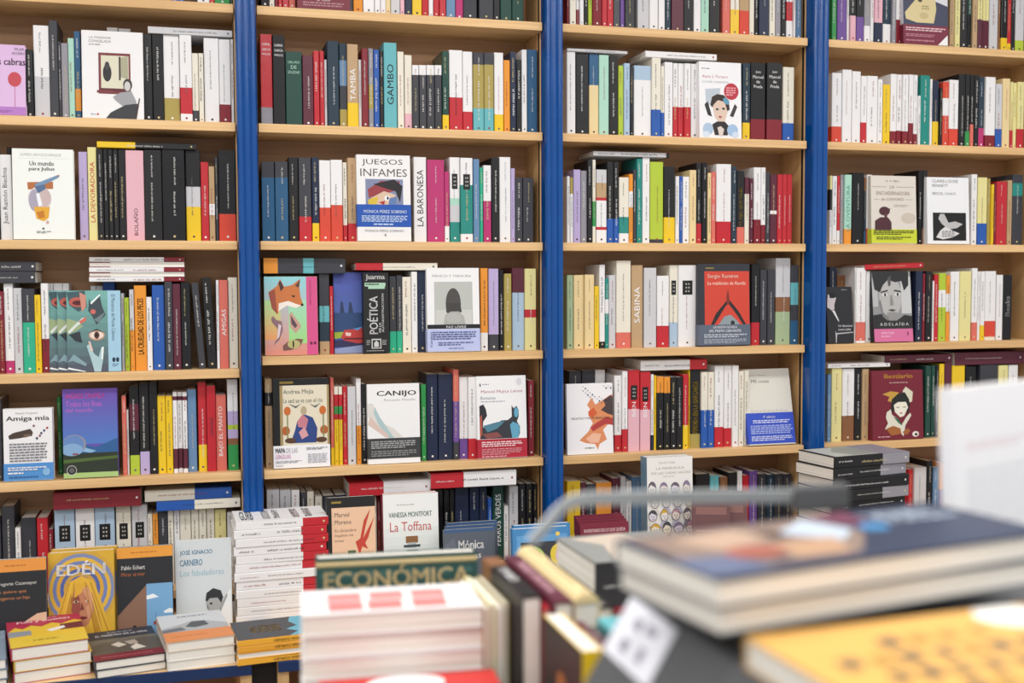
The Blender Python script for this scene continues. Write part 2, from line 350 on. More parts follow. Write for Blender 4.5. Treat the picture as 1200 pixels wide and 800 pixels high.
# ================================================================== books standing spine out
# header: origin and scale of the measured view, shelf index; then  x0 x1 ytop bands [lean] [b = pushed back] [|inkTEXT]
ROWS = {
'A0': (0, 0, 4, 0, "930 985 -300 W; 985 1010 -280 R; 1010 1082 -300 G; 1084 1118 -290 K"),
'A1': (0, 0, 4, 1, """122 158 232 K; 160 232 120 W55s; 233 272 97 k; 274 290 195 k; 291 321 203 S; 322 350 180 t; 351 379 148 j65O90j;
 505 556 130 W b; 560 616 135 W b; 675 714 160 K; 716 766 160 K; 768 842 165 W72u; 844 900 165 W60R90W; 902 932 250 I82k; 934 956 250 I; 958 1027 178 W; 1029 1081 185 W77r; 1083 1120 185 W"""),
'A2': (0, 150, 4, 2, """-45 -4 110 K; 0 56 125 W |KJuan Ramón Biedma; 38 56 90 K b; 372 412 112 v; 414 455 90 y |RLA DEVORADORA; 457 485 100 K; 487 507 100 K; 509 530 100 K; 532 556 100 K; 558 590 100 K;
 592 676 105 P |_MBOLAÑO; 678 760 103 K; 762 868 103 K; 872 940 105 K40s62Y; 944 980 160 R; 982 1008 180 e50W65e; 1010 1024 140 k; 1026 1132 105 K70x"""),
'A3': (0, 290, 4, 3, """-40 -6 200 k; -4 20 205 r; 22 65 168 W86p; 67 106 190 s; 108 164 193 k40E; 166 194 222 Y; 196 230 168 W62r; 232 254 168 W b; 256 296 168 W b; 298 328 168 W b; 430 455 180 W b; 457 486 180 W b; 488 542 163 B b;
 570 584 215 s; 586 608 235 L; 610 630 197 s50O; 632 688 178 O |K*LA CRUELDAD DE LOS PECES; 690 714 232 W; 716 772 177 B; 774 810 160 k; 812 848 170 M; 850 894 163 K; 930 962 165 k -4; 972 1014 142 K -3; 1016 1028 152 W; 1030 1070 152 o |WAMIGAS; 1072 1140 140 I"""),
'A4': (0, 430, 4, 4, """-20 10 150 k; 272 291 140 G b; 574 594 135 o; 596 606 200 W; 608 653 90 K20M50K78L; 655 700 75 K75v; 702 738 70 K; 740 778 135 Y; 780 811 135 Y; 813 833 118 W5M10W70M95W; 835 856 118 W5M10W70M95W; 858 879 118 W5M10W70M95W;
 881 922 105 z; 930 969 72 R70Y; 971 1012 88 R |MAMARÉ; 1014 1062 130 o |WBAJO EL MANTO; 1068 1116 58 W35v50L55v65n72G"""),
'A5': (0, 560, 3.3333, 5, """-30 6 150 k; 10 60 110 k; 64 84 195 W; 86 145 155 k; 148 190 155 R; 192 212 200 r; 216 294 118 b @; 298 372 115 W @; 374 450 112 b @; 456 514 110 I @; 518 578 105 s @; 580 598 140 I; 600 620 140 O; 622 657 135 k; 659 680 122 I; 682 704 122 W; 706 748 122 I; 750 778 121 I; 780 808 120 I; 810 840 120 I; 842 886 122 y; 890 918 132 W"""),
'B0': (295, 0, 3.4286, 0, """40 72 -300 K; 74 94 -300 I; 96 108 -280 r; 110 125 -290 R; 127 150 -300 R; 152 178 -300 o; 396 409 -310 K; 411 447 -300 O; 450 494 -300 W; 496 519 -300 W; 521 540 -300 W; 541 559 -300 C; 561 597 -300 s; 599 615 -290 P; 617 645 -310 N; 647 684 -300 Y; 686 711 -300 R; 713 730 -290 W; 732 754 -300 R; 756 781 -300 R; 783 819 -300 z; 821 850 -280 p; 852 905 -310 k; 915 971 -310 k; 973 998 -310 K; 1001 1045 -300 g; 1048 1092 -300 g"""),
'B1': (295, 0, 3.4286, 1, """36 83 138 R80S |#WGABRIEL/GARCÍA/MÁRQUEZ; 86 134 142 K |#WGABRIEL/GARCÍA/MÁRQUEZ; 138 203 208 g |#tCIEN AÑOS/DE/SOLEDAD; 206 248 222 M; 250 272 205 R; 274 292 205 R; 294 303 240 s; 305 350 165 d; 353 383 175 d20z50k78u; 385 428 178 e70Y |WTAMBA; 430 442 240 W; 444 468 195 r; 470 489 195 S45u75S; 491 513 200 B; 515 530 205 K; 532 583 172 q |KGAMBO; 587 612 208 I; 615 644 222 I78P; 647 672 262 W15k; 674 702 262 W15k; 704 735 262 W15k; 737 764 262 W15k; 767 792 205 g80Y; 794 847 202 W58R; 849 887 208 W75R; 890 933 212 k15u70q; 935 972 212 k15u70q; 975 1011 212 W77Y; 1014 1038 242 O; 1040 1062 208 N; 1064 1084 240 K; 1086 1106 200 W; 1108 1147 200 j"""),
'B2': (295, 150, 3.4286, 2, """41 92 135 k20j; 95 147 135 k20j; 150 187 118 K; 190 240 120 k70R; 243 271 118 N78Y; 273 317 130 W58x; 319 365 128 W55x; 367 384 138 I79R; 387 422 120 e78R; 652 702 117 W |KLA BARONESA; 706 774 128 p; 776 794 175 p77W; 796 836 118 W48t56s76T @; 840 888 120 W32T90W @; 891 915 125 z; 917 930 160 E; 932 962 150 W46p; 964 994 120 K; 997 1040 117 W; 1042 1058 162 v; 1060 1088 200 k; 1090 1132 200 k"""),
'B3': (295, 290, 3.4286, 3, """52 70 100 k b; 72 100 88 k b; 272 313 105 k40q60d84e; 315 329 155 R; 555 581 115 k72E; 583 605 112 k72E; 607 641 118 I; 643 666 97 W; 668 703 92 N; 920 949 83 O78W; 953 992 85 v80k; 995 1012 90 K; 1014 1044 105 u; 1047 1095 82 M30b; 1098 1143 85 y50R60y"""),
'B4': (295, 415, 3.4286, 4, """55 84 100 e15K30e; 318 331 95 o80Y; 333 349 130 I10R25G35R42Y; 351 365 130 I10R25G35R42Y; 367 385 128 R; 387 419 130 s; 421 440 98 W55O; 442 464 120 K; 682 702 122 G; 704 747 80 N; 750 808 80 N; 811 832 62 o35V80k; 834 868 92 W75V; 870 903 92 W75R; 1112 1135 105 r"""),
'B5': (260, 550, 3, 5, """160 204 70 s; 206 245 70 s; 247 275 72 W; 280 300 80 k; 302 325 78 I; 330 355 95 I; 358 398 92 k; 400 440 90 N; 442 480 88 W; 482 520 88 K; 522 545 92 I; 548 558 95 r; 562 600 90 s; 602 645 88 K; 648 690 86 N; 692 730 84 W; 732 778 74 K; 782 800 72 K; 802 818 70 K; 821 868 65 N; 872 905 60 N; 907 932 60 N; 935 950 100 B; 953 990 45 g |WPERROS VERDES; 993 1008 130 W; 1011 1042 60 s; 1046 1068 50 K; 1071 1093 50 K; 1096 1114 50 K"""),
'C0': (650, 0, 3.871, 0, """56 66 -300 r; 68 97 -300 I; 99 111 -290 W80r; 113 132 -300 W; 134 151 -300 K; 153 170 -290 K40L; 173 213 -300 r; 215 238 -310 R; 240 266 -300 R; 268 296 -300 k; 298 317 -300 K55V; 319 362 -310 K; 377 428 -300 s; 430 468 -300 p55W; 471 500 -300 W; 503 526 -290 d; 530 584 -300 M; 586 629 -310 O50K; 631 662 -300 V62W; 664 699 -300 g60t; 702 748 -310 K; 762 795 -300 o; 798 836 -300 I70Y; 838 881 -300 e70x; 883 904 -300 I; 906 923 -300 K; 925 971 -310 N; 974 999 -300 I; 1001 1024 -300 S; 1027 1047 -300 K; 1050 1078 -300 W60R80W; 1080 1092 -300 W; 1095 1118 -290 z"""),
'C1': (650, 0, 3.871, 1, """56 94 235 W; 97 154 245 K; 157 199 245 j38C; 202 246 250 t; 249 287 255 K; 289 312 298 L; 314 341 287 b; 343 357 300 K; 360 437 298 b20W; 440 481 262 I65B; 483 497 300 I65B; 499 535 282 W; 537 558 287 W58R; 560 584 288 W58R; 586 617 288 W58R; 619 653 290 W; 853 886 288 d77Y; 889 955 285 K72r |#WJuan/Manuel/de/Prada; 963 1032 285 K72r |#WJuan/Manuel/de/Prada; 1036 1085 305 I75B"""),
'C2': (650, 160, 3.871, 2, """56 69 180 W; 71 84 185 u25W; 86 117 150 v; 119 146 155 S; 148 171 107 K; 173 186 105 I50G80I; 189 236 150 s18e38R42W78R82W; 239 266 115 K70B; 268 291 115 K70B; 293 336 185 I60T85W; 338 355 170 O25W48O; 357 371 150 k; 373 397 100 T; 399 431 95 W; 434 492 115 L95k; 496 545 137 K66Y; 548 565 180 W; 567 580 180 B; 582 610 182 W; 612 642 152 C; 644 666 120 K75R; 668 691 118 K; 694 710 165 C; 712 730 160 o; 733 800 125 W72R; 803 825 135 d; 827 860 155 K77o |Y*EL OJO QUE TENÍA; 862 882 185 M25I; 884 900 190 M; 903 935 140 W68r; 937 956 140 W75r; 958 976 160 k; 978 1008 172 M52W57M; 1011 1032 172 R; 1034 1053 172 R; 1055 1076 172 R"""),
'C3': (650, 290, 3.871, 3, """56 84 125 a; 87 132 125 C; 135 179 123 C; 181 201 175 Y; 203 228 78 W92K; 230 245 140 T30W50T; 247 277 125 s; 281 345 60 I82o; 348 399 80 e |WSABINA; 406 461 92 s; 464 518 128 W70R; 521 558 80 I70b @; 562 642 80 W @; 893 930 75 K72R; 933 962 100 k; 965 998 100 k; 1003 1068 48 s45n62a; 1072 1105 80 k22q50k70j"""),
'C4': (650, 405, 3.871, 4, """66 120 115 k b; 124 180 112 k b; 184 228 110 W b; 271 303 135 W78R; 305 331 115 W72R; 334 385 110 R48P @ |_WBIEN; 388 434 118 R48P @ |_WBIEN; 437 449 130 W80N; 451 461 135 Y; 463 494 140 O22K; 497 524 142 O22K; 527 553 142 K; 555 581 142 K; 583 606 130 R68Y; 608 613 110 Y; 615 660 107 K82u |Y*PERDIDA EN LA GARGANTA; 663 694 120 I50B; 696 723 120 I50B; 726 766 92 W75R; 768 802 92 W77R; 804 834 90 W; 836 858 115 I; 860 880 112 I"""),
'C5': (560, 530, 2.9625, 5, """310 356 100 Y; 358 376 105 M; 378 408 110 k; 411 464 105 O; 467 494 90 M; 497 513 85 s; 515 534 100 W; 537 572 85 z; 757 803 75 K; 806 836 80 q; 839 866 85 n; 869 899 70 K; 901 917 65 W; 919 940 80 R; 942 969 65 V; 972 1000 75 k; 1002 1027 78 d; 1029 1057 75 k; 1059 1087 75 k"""),
'D0': (940, 0, 4.323, 0, """150 173 -300 G; 177 224 -300 V; 226 237 -300 W; 239 271 -310 K72P; 273 311 -300 t20K70V; 314 344 -300 S80W; 346 361 -300 W; 363 406 -300 P75N; 408 447 -300 d75W; 449 474 -300 S; 476 513 -300 W70r; 747 769 -300 e; 771 799 -300 y; 802 834 -310 K; 836 856 -300 g60K; 858 886 -300 e; 888 911 -300 y62M; 913 944 -300 y65M; 946 989 -300 s; 991 1002 -290 n; 1004 1038 -310 K85Y; 1040 1057 -300 R90Y; 1059 1077 -300 O30K; 1079 1122 -300 s85L"""),
'D1': (940, 0, 4.323, 1, """150 199 370 W76x; 201 250 353 W; 252 295 362 W; 297 326 385 W68R; 328 381 385 W; 383 406 402 W; 408 444 428 Y; 447 477 375 W80r; 479 503 378 W79r; 505 537 378 W80r; 539 563 378 W68r; 565 583 380 W83r; 585 598 485 W; 600 645 382 T; 647 658 400 W; 660 690 408 N62Y; 692 708 445 K; 711 741 415 x25W52x; 743 790 405 W73x; 793 825 375 K; 828 849 375 K78G; 851 869 380 K68o; 871 893 380 K; 895 921 390 d72p; 924 977 390 W82r; 980 1011 425 s70B; 1013 1051 398 C; 1053 1067 415 y72R; 1069 1084 420 y; 1086 1122 415 y70R"""),
'D2': (940, 170, 4.615, 2, """149 161 165 y20K50W; 163 187 167 W; 189 204 165 R80W; 206 223 160 S; 226 266 160 t78O |TLA OVENTURA; 269 333 150 K; 335 346 175 n20d80j; 349 374 160 W77x; 628 649 137 K; 651 676 137 K78n; 914 944 158 W; 948 998 175 y68B; 1000 1015 180 u; 1017 1035 212 Y; 1037 1047 205 r; 1049 1106 197 R; 1109 1133 190 e; 1136 1190 160 k12T30k"""),
'D3': (940, 290, 4.615, 3, """147 185 105 N b; 187 238 150 n b; 284 288 108 W; 290 343 110 W72o97W; 345 380 128 W; 614 649 127 N; 651 664 140 r; 667 702 128 K; 704 712 180 W; 714 735 145 R; 738 776 138 L25W50L; 778 798 150 O28W55O; 800 848 130 W; 850 912 128 y; 916 946 112 W75o; 948 961 130 W; 963 986 130 W78Y; 988 1045 128 W72x95I; 1048 1083 148 W; 1086 1132 148 K |W*Beaks"""),
'D4': (940, 400, 4, 4, """119 135 155 z; 138 185 125 y; 188 243 128 W65n; 246 277 128 K; 280 311 130 e; 313 329 150 W72R; 578 602 115 g; 604 622 112 g; 625 638 112 K; 641 664 105 Y; 667 698 95 M; 701 760 112 Y; 765 812 118 K; 832 914 110 k; 918 962 112 y; 965 1008 110 W"""),
'D5': (940, 400, 4, 5, """497 517 600 R; 520 580 590 s; 583 609 560 K; 612 638 590 z; 641 668 570 O40V; 672 720 580 y; 724 770 575 k"""),
}
NIND = 172
spines = []
tops = {}
for key, (ox, oy, s, k, txt) in ROWS.items():
    b = key[0]; zb = shelf_z(b, k); lastx = {False: -99, True: -99}; n_ = 0
    bx0, bx1 = bay_x(b)
    for ent in txt.replace('\n', ' ').split(';'):
        ent = ent.strip()
        if not ent: continue
        text = None
        if '|' in ent: ent, text = ent.split('|', 1); ent = ent.strip(); text = text.strip()
        f = ent.split(); x0, x1, yt = (float(v) for v in f[:3]); bands = parse_bands(f[3]); lean = 0; back = False; lab = False
        for g_ in f[4:]:
            if g_ == 'b': back = True
            elif g_ == '@': lab = True
            else: lean = float(g_)
        rr = random.Random(hash((round(x0), key[1], ord(b))) & 0xffff)
        Y = YF+(.088 if back else (.034 if k < 5 else .055)+rr.uniform(-.004, .006))
        pt = oy+yt/s; pm = min(max(pt, 0)+55, 690)
        X0 = on_y(ox+x0/s, pm, Y).x; X1 = on_y(ox+x1/s, pm, Y).x
        ztop = on_y(ox+(x0+x1)/2/s, pt, Y).z
        h = ztop-zb
        if yt < -200: h = .205+(-yt-280)/400+rr.uniform(-.015, .015)
        if k == 5: h = min(max(h, .15), .27)
        X0 = max(X0, lastx[back]+.0004, bx0+.002); X1 = min(X1, bx1-.002)
        if X1-X0 < .003: X1 = X0+.003
        lastx[back] = X1+(h*math.tan(math.radians(abs(lean))) if False else 0)
        dmax = YB-.014-Y; d = min(dmax, .068 if back else (.115+.02*rr.random() if k < 5 else .118))
        if not back: n_ += 1
        vis = ((x1-x0)/s)*max(4, (SHELFPX if False else 1)*min(120, (h if yt > -200 else .06)*430))
        if back: vis *= .15
        if k == 5: vis *= .55
        spines.append(dict(key=key, b=b, k=k, n=n_, X0=X0, t=X1-X0, Y=Y, d=d, h=h, zb=zb, bands=bands, text=text, lean=lean, lab=lab, vis=vis, back=back, rr=rr))
        tops.setdefault(key, []).append((X0, X1, zb+h, Y))
ranked = sorted(spines, key=lambda q: -q['vis']-(1e4 if q['text'] or q['lab'] else 0))
for q in ranked[:NIND]: q['ind'] = True
def band_words(bands):
    prev = 0; ext = {}
    for e, c in bands: ext[c] = ext.get(c, 0)+e-prev; prev = e
    main = max(ext, key=ext.get); foot = bands[-1][1]
    wds = PAL[main][1]
    return wds, (PAL[foot][1] if foot != main else (PAL[bands[0][1]][1] if bands[0][1] != main else None)), foot != main
for q in spines:
    M = T(q['X0'], q['Y'], q['zb']+.0002)
    if q['lean']: M = T(q['X0']+q['t'], q['Y'], q['zb']+.0002) @ RY(q['lean']) @ T(-q['t'], 0, 0) if q['lean'] > 0 else M @ RY(q['lean'])
    sh = q['rr'].choice([.1, .25, .4, .4, .6, .85])
    if q.get('ind'):
        mn, ot, isf = band_words(q['bands'])
        size = 'thick ' if q['t'] > .027 else ('slim ' if q['t'] < .012 else '')
        lab = '%s%s book%s, %s from left, %s, %s' % (size, mn, '' if not ot else (' with %s foot' % ot if isf else ' with %s top' % ot), ORD[q['n']-1], ROWN[q['k']], BAYN[q['b']])
        if q['back']: lab = '%s book pushed back behind the front row, %s, %s' % (mn, ROWN[q['k']], BAYN[q['b']])
        r_ = book_object(M, q['t'], q['d'], q['h'], q['bands'], lab, 'books standing spine out on the shelves', None, q['text'], sh, True, rnd=q['rr'])
        if q['lab']:
            t, h = q['t'], q['h']; mb = MB(); zc = h-.055; mb.add([(t*.22, -.0004, zc-.028), (t*.78, -.0004, zc-.028), (t*.78, -.0004, zc+.012), (t*.22, -.0004, zc+.012)], [(0, 1, 2, 3)], (.01, .01, .01), .3)
            for i in range(3):
                for j in (0, 1): xx = t*(.38+.15*j)+.0006*(i % 2); zz = zc+.002-i*.010; mb.add([(xx, -.0006, zz-.0022), (xx+t*.08, -.0006, zz-.0022), (xx+t*.08, -.0006, zz+.0022), (xx, -.0006, zz+.0022)], [(0, 1, 2, 3)], (.45, .45, .45))
            mb.obj('spine_label', M_STOCK, r_)
    else:
        bl = [(e, colr(c)) for e, c in q['bands']]
        rest.merge(book_cover(q['t'], q['d'], q['h'], bl, sh), M, 0)
        rest.merge(page_block(q['t'], q['d'], q['h']), M, 1)
        rest.merge(spine_letters(q['t'], q['h'], bl, q['text'], q['rr']), M, 0)
# ================================================================== books facing out
def face_out(view, x0, x1, yt, zb, label, col, art, t=.02, lean=5, Y0=YF+.012, group='books shown cover out on the shelves', spine=None, sh=.35, roty=0., hmax=.27, text=None, rs=0., inset=.0008):
    ox, oy, s = view; pt = oy+yt/s; pm = min(pt+50, 720)
    X0 = on_y(ox+x0/s, pm, Y0).x; X1 = on_y(ox+x1/s, pm, Y0).x; zt = on_y(ox+(x0+x1)/2/s, pt, Y0+t*.3+math.tan(math.radians(lean))*.21).z
    h = min((zt-zb)/math.cos(math.radians(lean)), hmax); d = X1-X0
    M = T(X0, Y0+t, zb+.0003) @ RZ(roty) @ RX(-lean) @ FACE
    return book_object(M, t, d, h, spine or [(1., col)], label, group, art, text, sh, False, rs=rs, inset=inset)
def V(k): return ROWS[k][:3]
def Z(k): return shelf_z(k[0], ROWS[k][3])
def FO(k, x0, x1, yt, label, col, art, **kw): return face_out(V(k), x0, x1, yt, Z(k), label+' on %s, %s' % (ROWN[ROWS[k][3]], BAYN[k[0]]), col, art, **kw)
FO('A1', -128, 119, 215, 'pink cover with red balloon', 'D9B2DE', [('r', 0, .88, 1, 1, 'B274C4'), ('t', '*s cabras', .48, .19, 1, .29, 'K'), ('t', 'PILAR', .8, .04, .98, .08, 'k'), ('t', 'ADUERN', .74, .1, .98, .14, 'k'), ('e', .79, .49, .13, .105, 'C8404C'), ('r', .785, .59, .8, .9, 'C070A0'), ('l', .5, .93, .75, .97, 2, '8A50A0')])
FO('A1', 382, 671, 152, 'white cover with framed window and black-dressed woman', 'W', [('t', 'LA MAÑANA', .12, .06, .48, .09, '6A5A60'), ('t', 'CONGELADA', .12, .105, .48, .135, '6A5A60'), ('l', .12, .15, .4, .17, 1, '8A7A80'),
 ('r', .27, .25, .79, .72, '7C2F36'), ('r', .31, .28, .76, .66, 'D8D4BC'), ('r', .30, .655, .77, .69, '5E2028'), ('p', [(.62, .3), (.75, .28), (.75, .55), (.62, .52)], 'A8A488'), ('r', .6, .29, .63, .56, '3A302E'), ('e', .41, .48, .07, .1, '28282C'), ('e', .41, .40, .04, .05, '3A3A40'), ('r', .24, .68, .5, .71, '7C2F36'),
 ('e', .74, .61, .075, .07, '3A3638'), ('e', .735, .625, .05, .055, 'C8C4C2'), ('p', [(.62, .7), (.8, .68), (.88, .8), (.86, .88), (.66, .86), (.52, .78), (.5, .75)], '9A9AA0'), ('p', [(.7, .84), (.9, .82), (.88, 1), (.38, 1), (.46, .93)], '33343A'), ('p', [(.92, .76), (.94, .76), (.88, 1), (.86, 1)], '4A2A22'), ('t', 'libros', .14, .945, .22, .965, 'B'), ('e', .25, .955, .015, .012, 'R')], t=.016)
FO('A2', 57, 345, 103, 'white cover with blue revolver and beret face', 'ECEFEB', [('t', 'ALFREDO BRYCE ECHENIQUE', .13, .05, .8, .085, '9A9E9C'), ('r', .1, .105, .9, .108, 'C8CCC8'), ('t', '*Un mundo', .28, .135, .68, .185, '2A2A2A'), ('t', '*para Julius', .27, .2, .69, .25, '2A2A2A'),
 ('p', [(.24, .37), (.66, .36), (.66, .44), (.25, .45)], 'B86A38'), ('e', .44, .55, .19, .14, 'D2C6CC'), ('e', .36, .57, .1, .12, 'A8A0B4'), ('e', .52, .54, .1, .1, 'C8B0B0'), ('p', [(.38, .5), (.43, .48), (.48, .62), (.42, .64)], 'E8ECF2'), ('p', [(.34, .64), (.6, .64), (.58, .76), (.5, .80), (.38, .77)], 'E8A92C'), ('p', [(.38, .70), (.5, .68), (.52, .76), (.42, .77)], 'C8781C'), ('e', .56, .81, .025, .02, 'D0A8A0'),
 ('p', [(.37, .415), (.36, .39), (.74, .285), (.77, .3), (.74, .32), (.5, .40)], '6E8FB4'), ('p', [(.36, .42), (.52, .39), (.54, .44), (.42, .49)], '4E6C94'), ('r', .735, .285, .77, .3, 'B07058'), ('e', .49, .88, .02, .01, '444444'), ('l', .38, .905, .62, .935, 2, '7A7A7A')], t=.026, lean=3)
FOXA = [('g', 0, 0, .78, 1, '6FB0A8', '4F5868', 10), ('p', [(0, .34), (.2, .38), (.3, .44), (.16, .5), (0, .54)], '9CAE80'), ('r', .76, 0, 1, 1, '9CC8E0'), ('td', 'El Monstruo de Monte Calavera', .83, .05, .9, .62, '2A3A60'), ('e', .86, .855, .03, .03, '20304A'), ('e', .93, .855, .03, .03, '20304A'), ('l', .83, .9, .95, .94, 2, '5A7A9A'),
 ('p', [(.0, .02), (.34, .0), (.38, .2), (.22, .26), (.06, .18)], '3C5A62'), ('e', .2, .14, .15, .06, 'C0584E'), ('e', .21, .15, .1, .03, '5A1E22'), ('p', [(.24, .02), (.36, .06), (.36, .2), (.28, .26)], 'D08A78'),
 ('p', [(.42, .1), (.46, .17), (.62, .07), (.66, .2), (.72, .3), (.55, .42), (.46, .3), (.4, .25)], '3B4A52'), ('e', .49, .26, .05, .03, 'D0665C'), ('p', [(.44, .15), (.62, .04), (.63, .06), (.46, .17)], 'E4EEF0'), ('p', [(.5, .36), (.72, .26), (.6, .4)], '6A7F88'),
 ('p', [(.02, .5), (.28, .34), (.33, .33), (.33, .38), (.2, .43), (.05, .53)], 'D8E0DC'), ('p', [(.22, .38), (.36, .32), (.36, .37), (.26, .41)], 'D06A58'), ('p', [(.04, .54), (.24, .5), (.28, .64), (.16, .62)], '2C353E'), ('p', [(.0, .96), (.02, .94), (.34, .99), (.32, 1.0)], 'E8F0F2'), ('p', [(.0, .88), (.12, .78), (.36, .9), (.34, .93), (.1, .86)], '7FA0AC'),
 ('e', .55, .55, .15, .065, 'C89A80'), ('e', .55, .55, .125, .045, 'E8D8CC'), ('e', .55, .55, .05, .045, '5A3222'), ('e', .55, .55, .02, .02, '100808'), ('p', [(.4, .52), (.55, .47), (.7, .52), (.55, .49)], '2A3238'),
 ('p', [(.36, .68), (.4, .66), (.5, .78), (.58, .82), (.63, .70), (.68, .69), (.66, .85), (.62, 1), (.5, 1), (.44, .85)], 'A8C8D0'), ('p', [(.39, .62), (.43, .63), (.48, .74), (.44, .75)], 'E0C0B4'), ('p', [(.64, .70), (.68, .69), (.66, .85), (.63, .84)], 'E4F0EC')]
for i, x0 in enumerate((228, 268, 312)):
    FO('A3', x0, x0+254, 203, ['rearmost teal cover with lips and leg, of three overlapping copies', 'middle teal cover with pistol, of three overlapping copies', 'frontmost teal cover with wolf, eye and hand'][i], '5E8C94', FOXA, t=.008, lean=4, Y0=YF+.032-.0095*i)
FO('A4', 16, 248, 195, 'small white cover with blue foot and tattooed arm', 'ECEBEE', [('t', 'Raquel Congosto', .26, .05, .7, .08, '555555'), ('t', '*Amiga mía', .06, .1, .94, .185, 'K'),
 ('p', [(.1, .37), (.2, .33), (.55, .28), (.6, .33), (.58, .38), (.3, .41), (.12, .42)], '4A3C34'), ('p', [(.4, .36), (.55, .35), (.56, .38), (.44, .4)], '7A6050')]+[('e', .62+.05*(i % 6)+.01*(i % 3), .24+.035*((i*5) % 6), .022, .016, ['2A3A78', 'B03A40', '8A4A5A', '1E2A50'][i % 4]) for i in range(20)]+[('l', .12, .47, .9, .74, 7, '7C7C84'), ('b', .755, .995, '4A90D8'), ('l', .08, .8, .9, .86, 2, 'W'), ('l', .08, .87, .6, .91, 1, 'W'), ('e', .86, .88, .08, .055, '7FB4E4'), ('l', .1, .93, .8, .96, 1, '2A5A98')], t=.03, lean=2)
FO('A4', 293, 551, 103, 'violet and blue cover with landscape', '5E4EB0', [('g', 0, 0, 1, .62, '6A48B0', '4A78C8', 12), ('t', '*ANDREA CHAPELA', .05, .05, .77, .11, 'E048A8'), ('t', 'Todos los fines', .06, .135, .72, .2, 'C060C8'), ('t', 'del mundo', .06, .215, .55, .26, 'C060C8'),
 ('p', [(0, .64), (.35, .62), (.6, .66), (1, .56), (1, .75), (0, .75)], '2A5E9C'), ('p', [(0, .58), (.2, .62), (.6, .7), (.5, .72), (0, .66)], '86B4DC'), ('r', 0, .72, 1, .97, '2A3426'), ('p', [(0, .79), (1, .76), (1, .79), (0, .83)], '4E6A30'), ('r', 0, .94, 1, 1, 'A8C878'),
 ('e', .2, .62, .22, .11, '8C8CA0'), ('e', .19, .62, .19, .1, '5E86C4'), ('e', .16, .68, .2, .07, '7FA8D4'), ('r', .17, .72, .27, .74, '8A4A50'), ('e', .15, .91, .09, .055, 'C8C8C8'), ('e', .15, .91, .08, .048, '1A1A1A'), ('e', .15, .91, .05, .03, '606060')], t=.03, lean=3)
# second bay
FO('B0', 183, 394, -290, 'maroon paper band at cover foot, cover cut off above', '3A2630', [('b', .8, .995, '7A1C30'), ('t', '22ª edición', .36, .86, .62, .9, 'E8D8D8'), ('l', .1, .91, .9, .97, 2, 'B08088')], hmax=.225)
FO('B2', 424, 640, 112, 'white cover with abstract face and blue paper band', 'E9E7E8', [('t', 'JUEGOS', .1, .05, .86, .13, '4A4A4C'), ('t', 'INFAMES', .07, .16, .94, .25, '5A5A5C'), ('r', .16, .28, .86, .7, '7C86A8'), ('p', [(.2, .4), (.45, .3), (.8, .3), (.78, .4), (.5, .45), (.22, .5)], '98343C'), ('p', [(.3, .34), (.7, .28), (.85, .36), (.8, .55), (.72, .42), (.5, .38)], '1E1A20'),
 ('p', [(.26, .5), (.5, .42), (.72, .46), (.68, .6), (.4, .64)], 'D8B8A0'), ('p', [(.2, .52), (.4, .48), (.34, .62), (.22, .62)], 'D8B830'), ('e', .56, .5, .05, .03, 'F0F0F0'), ('e', .57, .5, .02, .02, '102040'), ('p', [(.6, .5), (.74, .48), (.7, .62), (.58, .6)], '5A78B0'), ('p', [(.4, .55), (.52, .53), (.5, .58)], 'B02028'),
 ('b', .575, .835, '1450B4'), ('t', 'MÓNICA PÉREZ SOBRINO', .12, .63, .92, .675, 'D8E4F8'), ('l', .08, .7, .94, .78, 4, 'B8CCF0'), ('l', .3, .79, .7, .82, 1, 'B8CCF0'), ('t', 'MÓNICA PÉREZ SOBRINO', .14, .86, .86, .89, '8A8A8C'), ('r', .5, .915, .53, .94, '8A8A8C')], t=.024, lean=3)
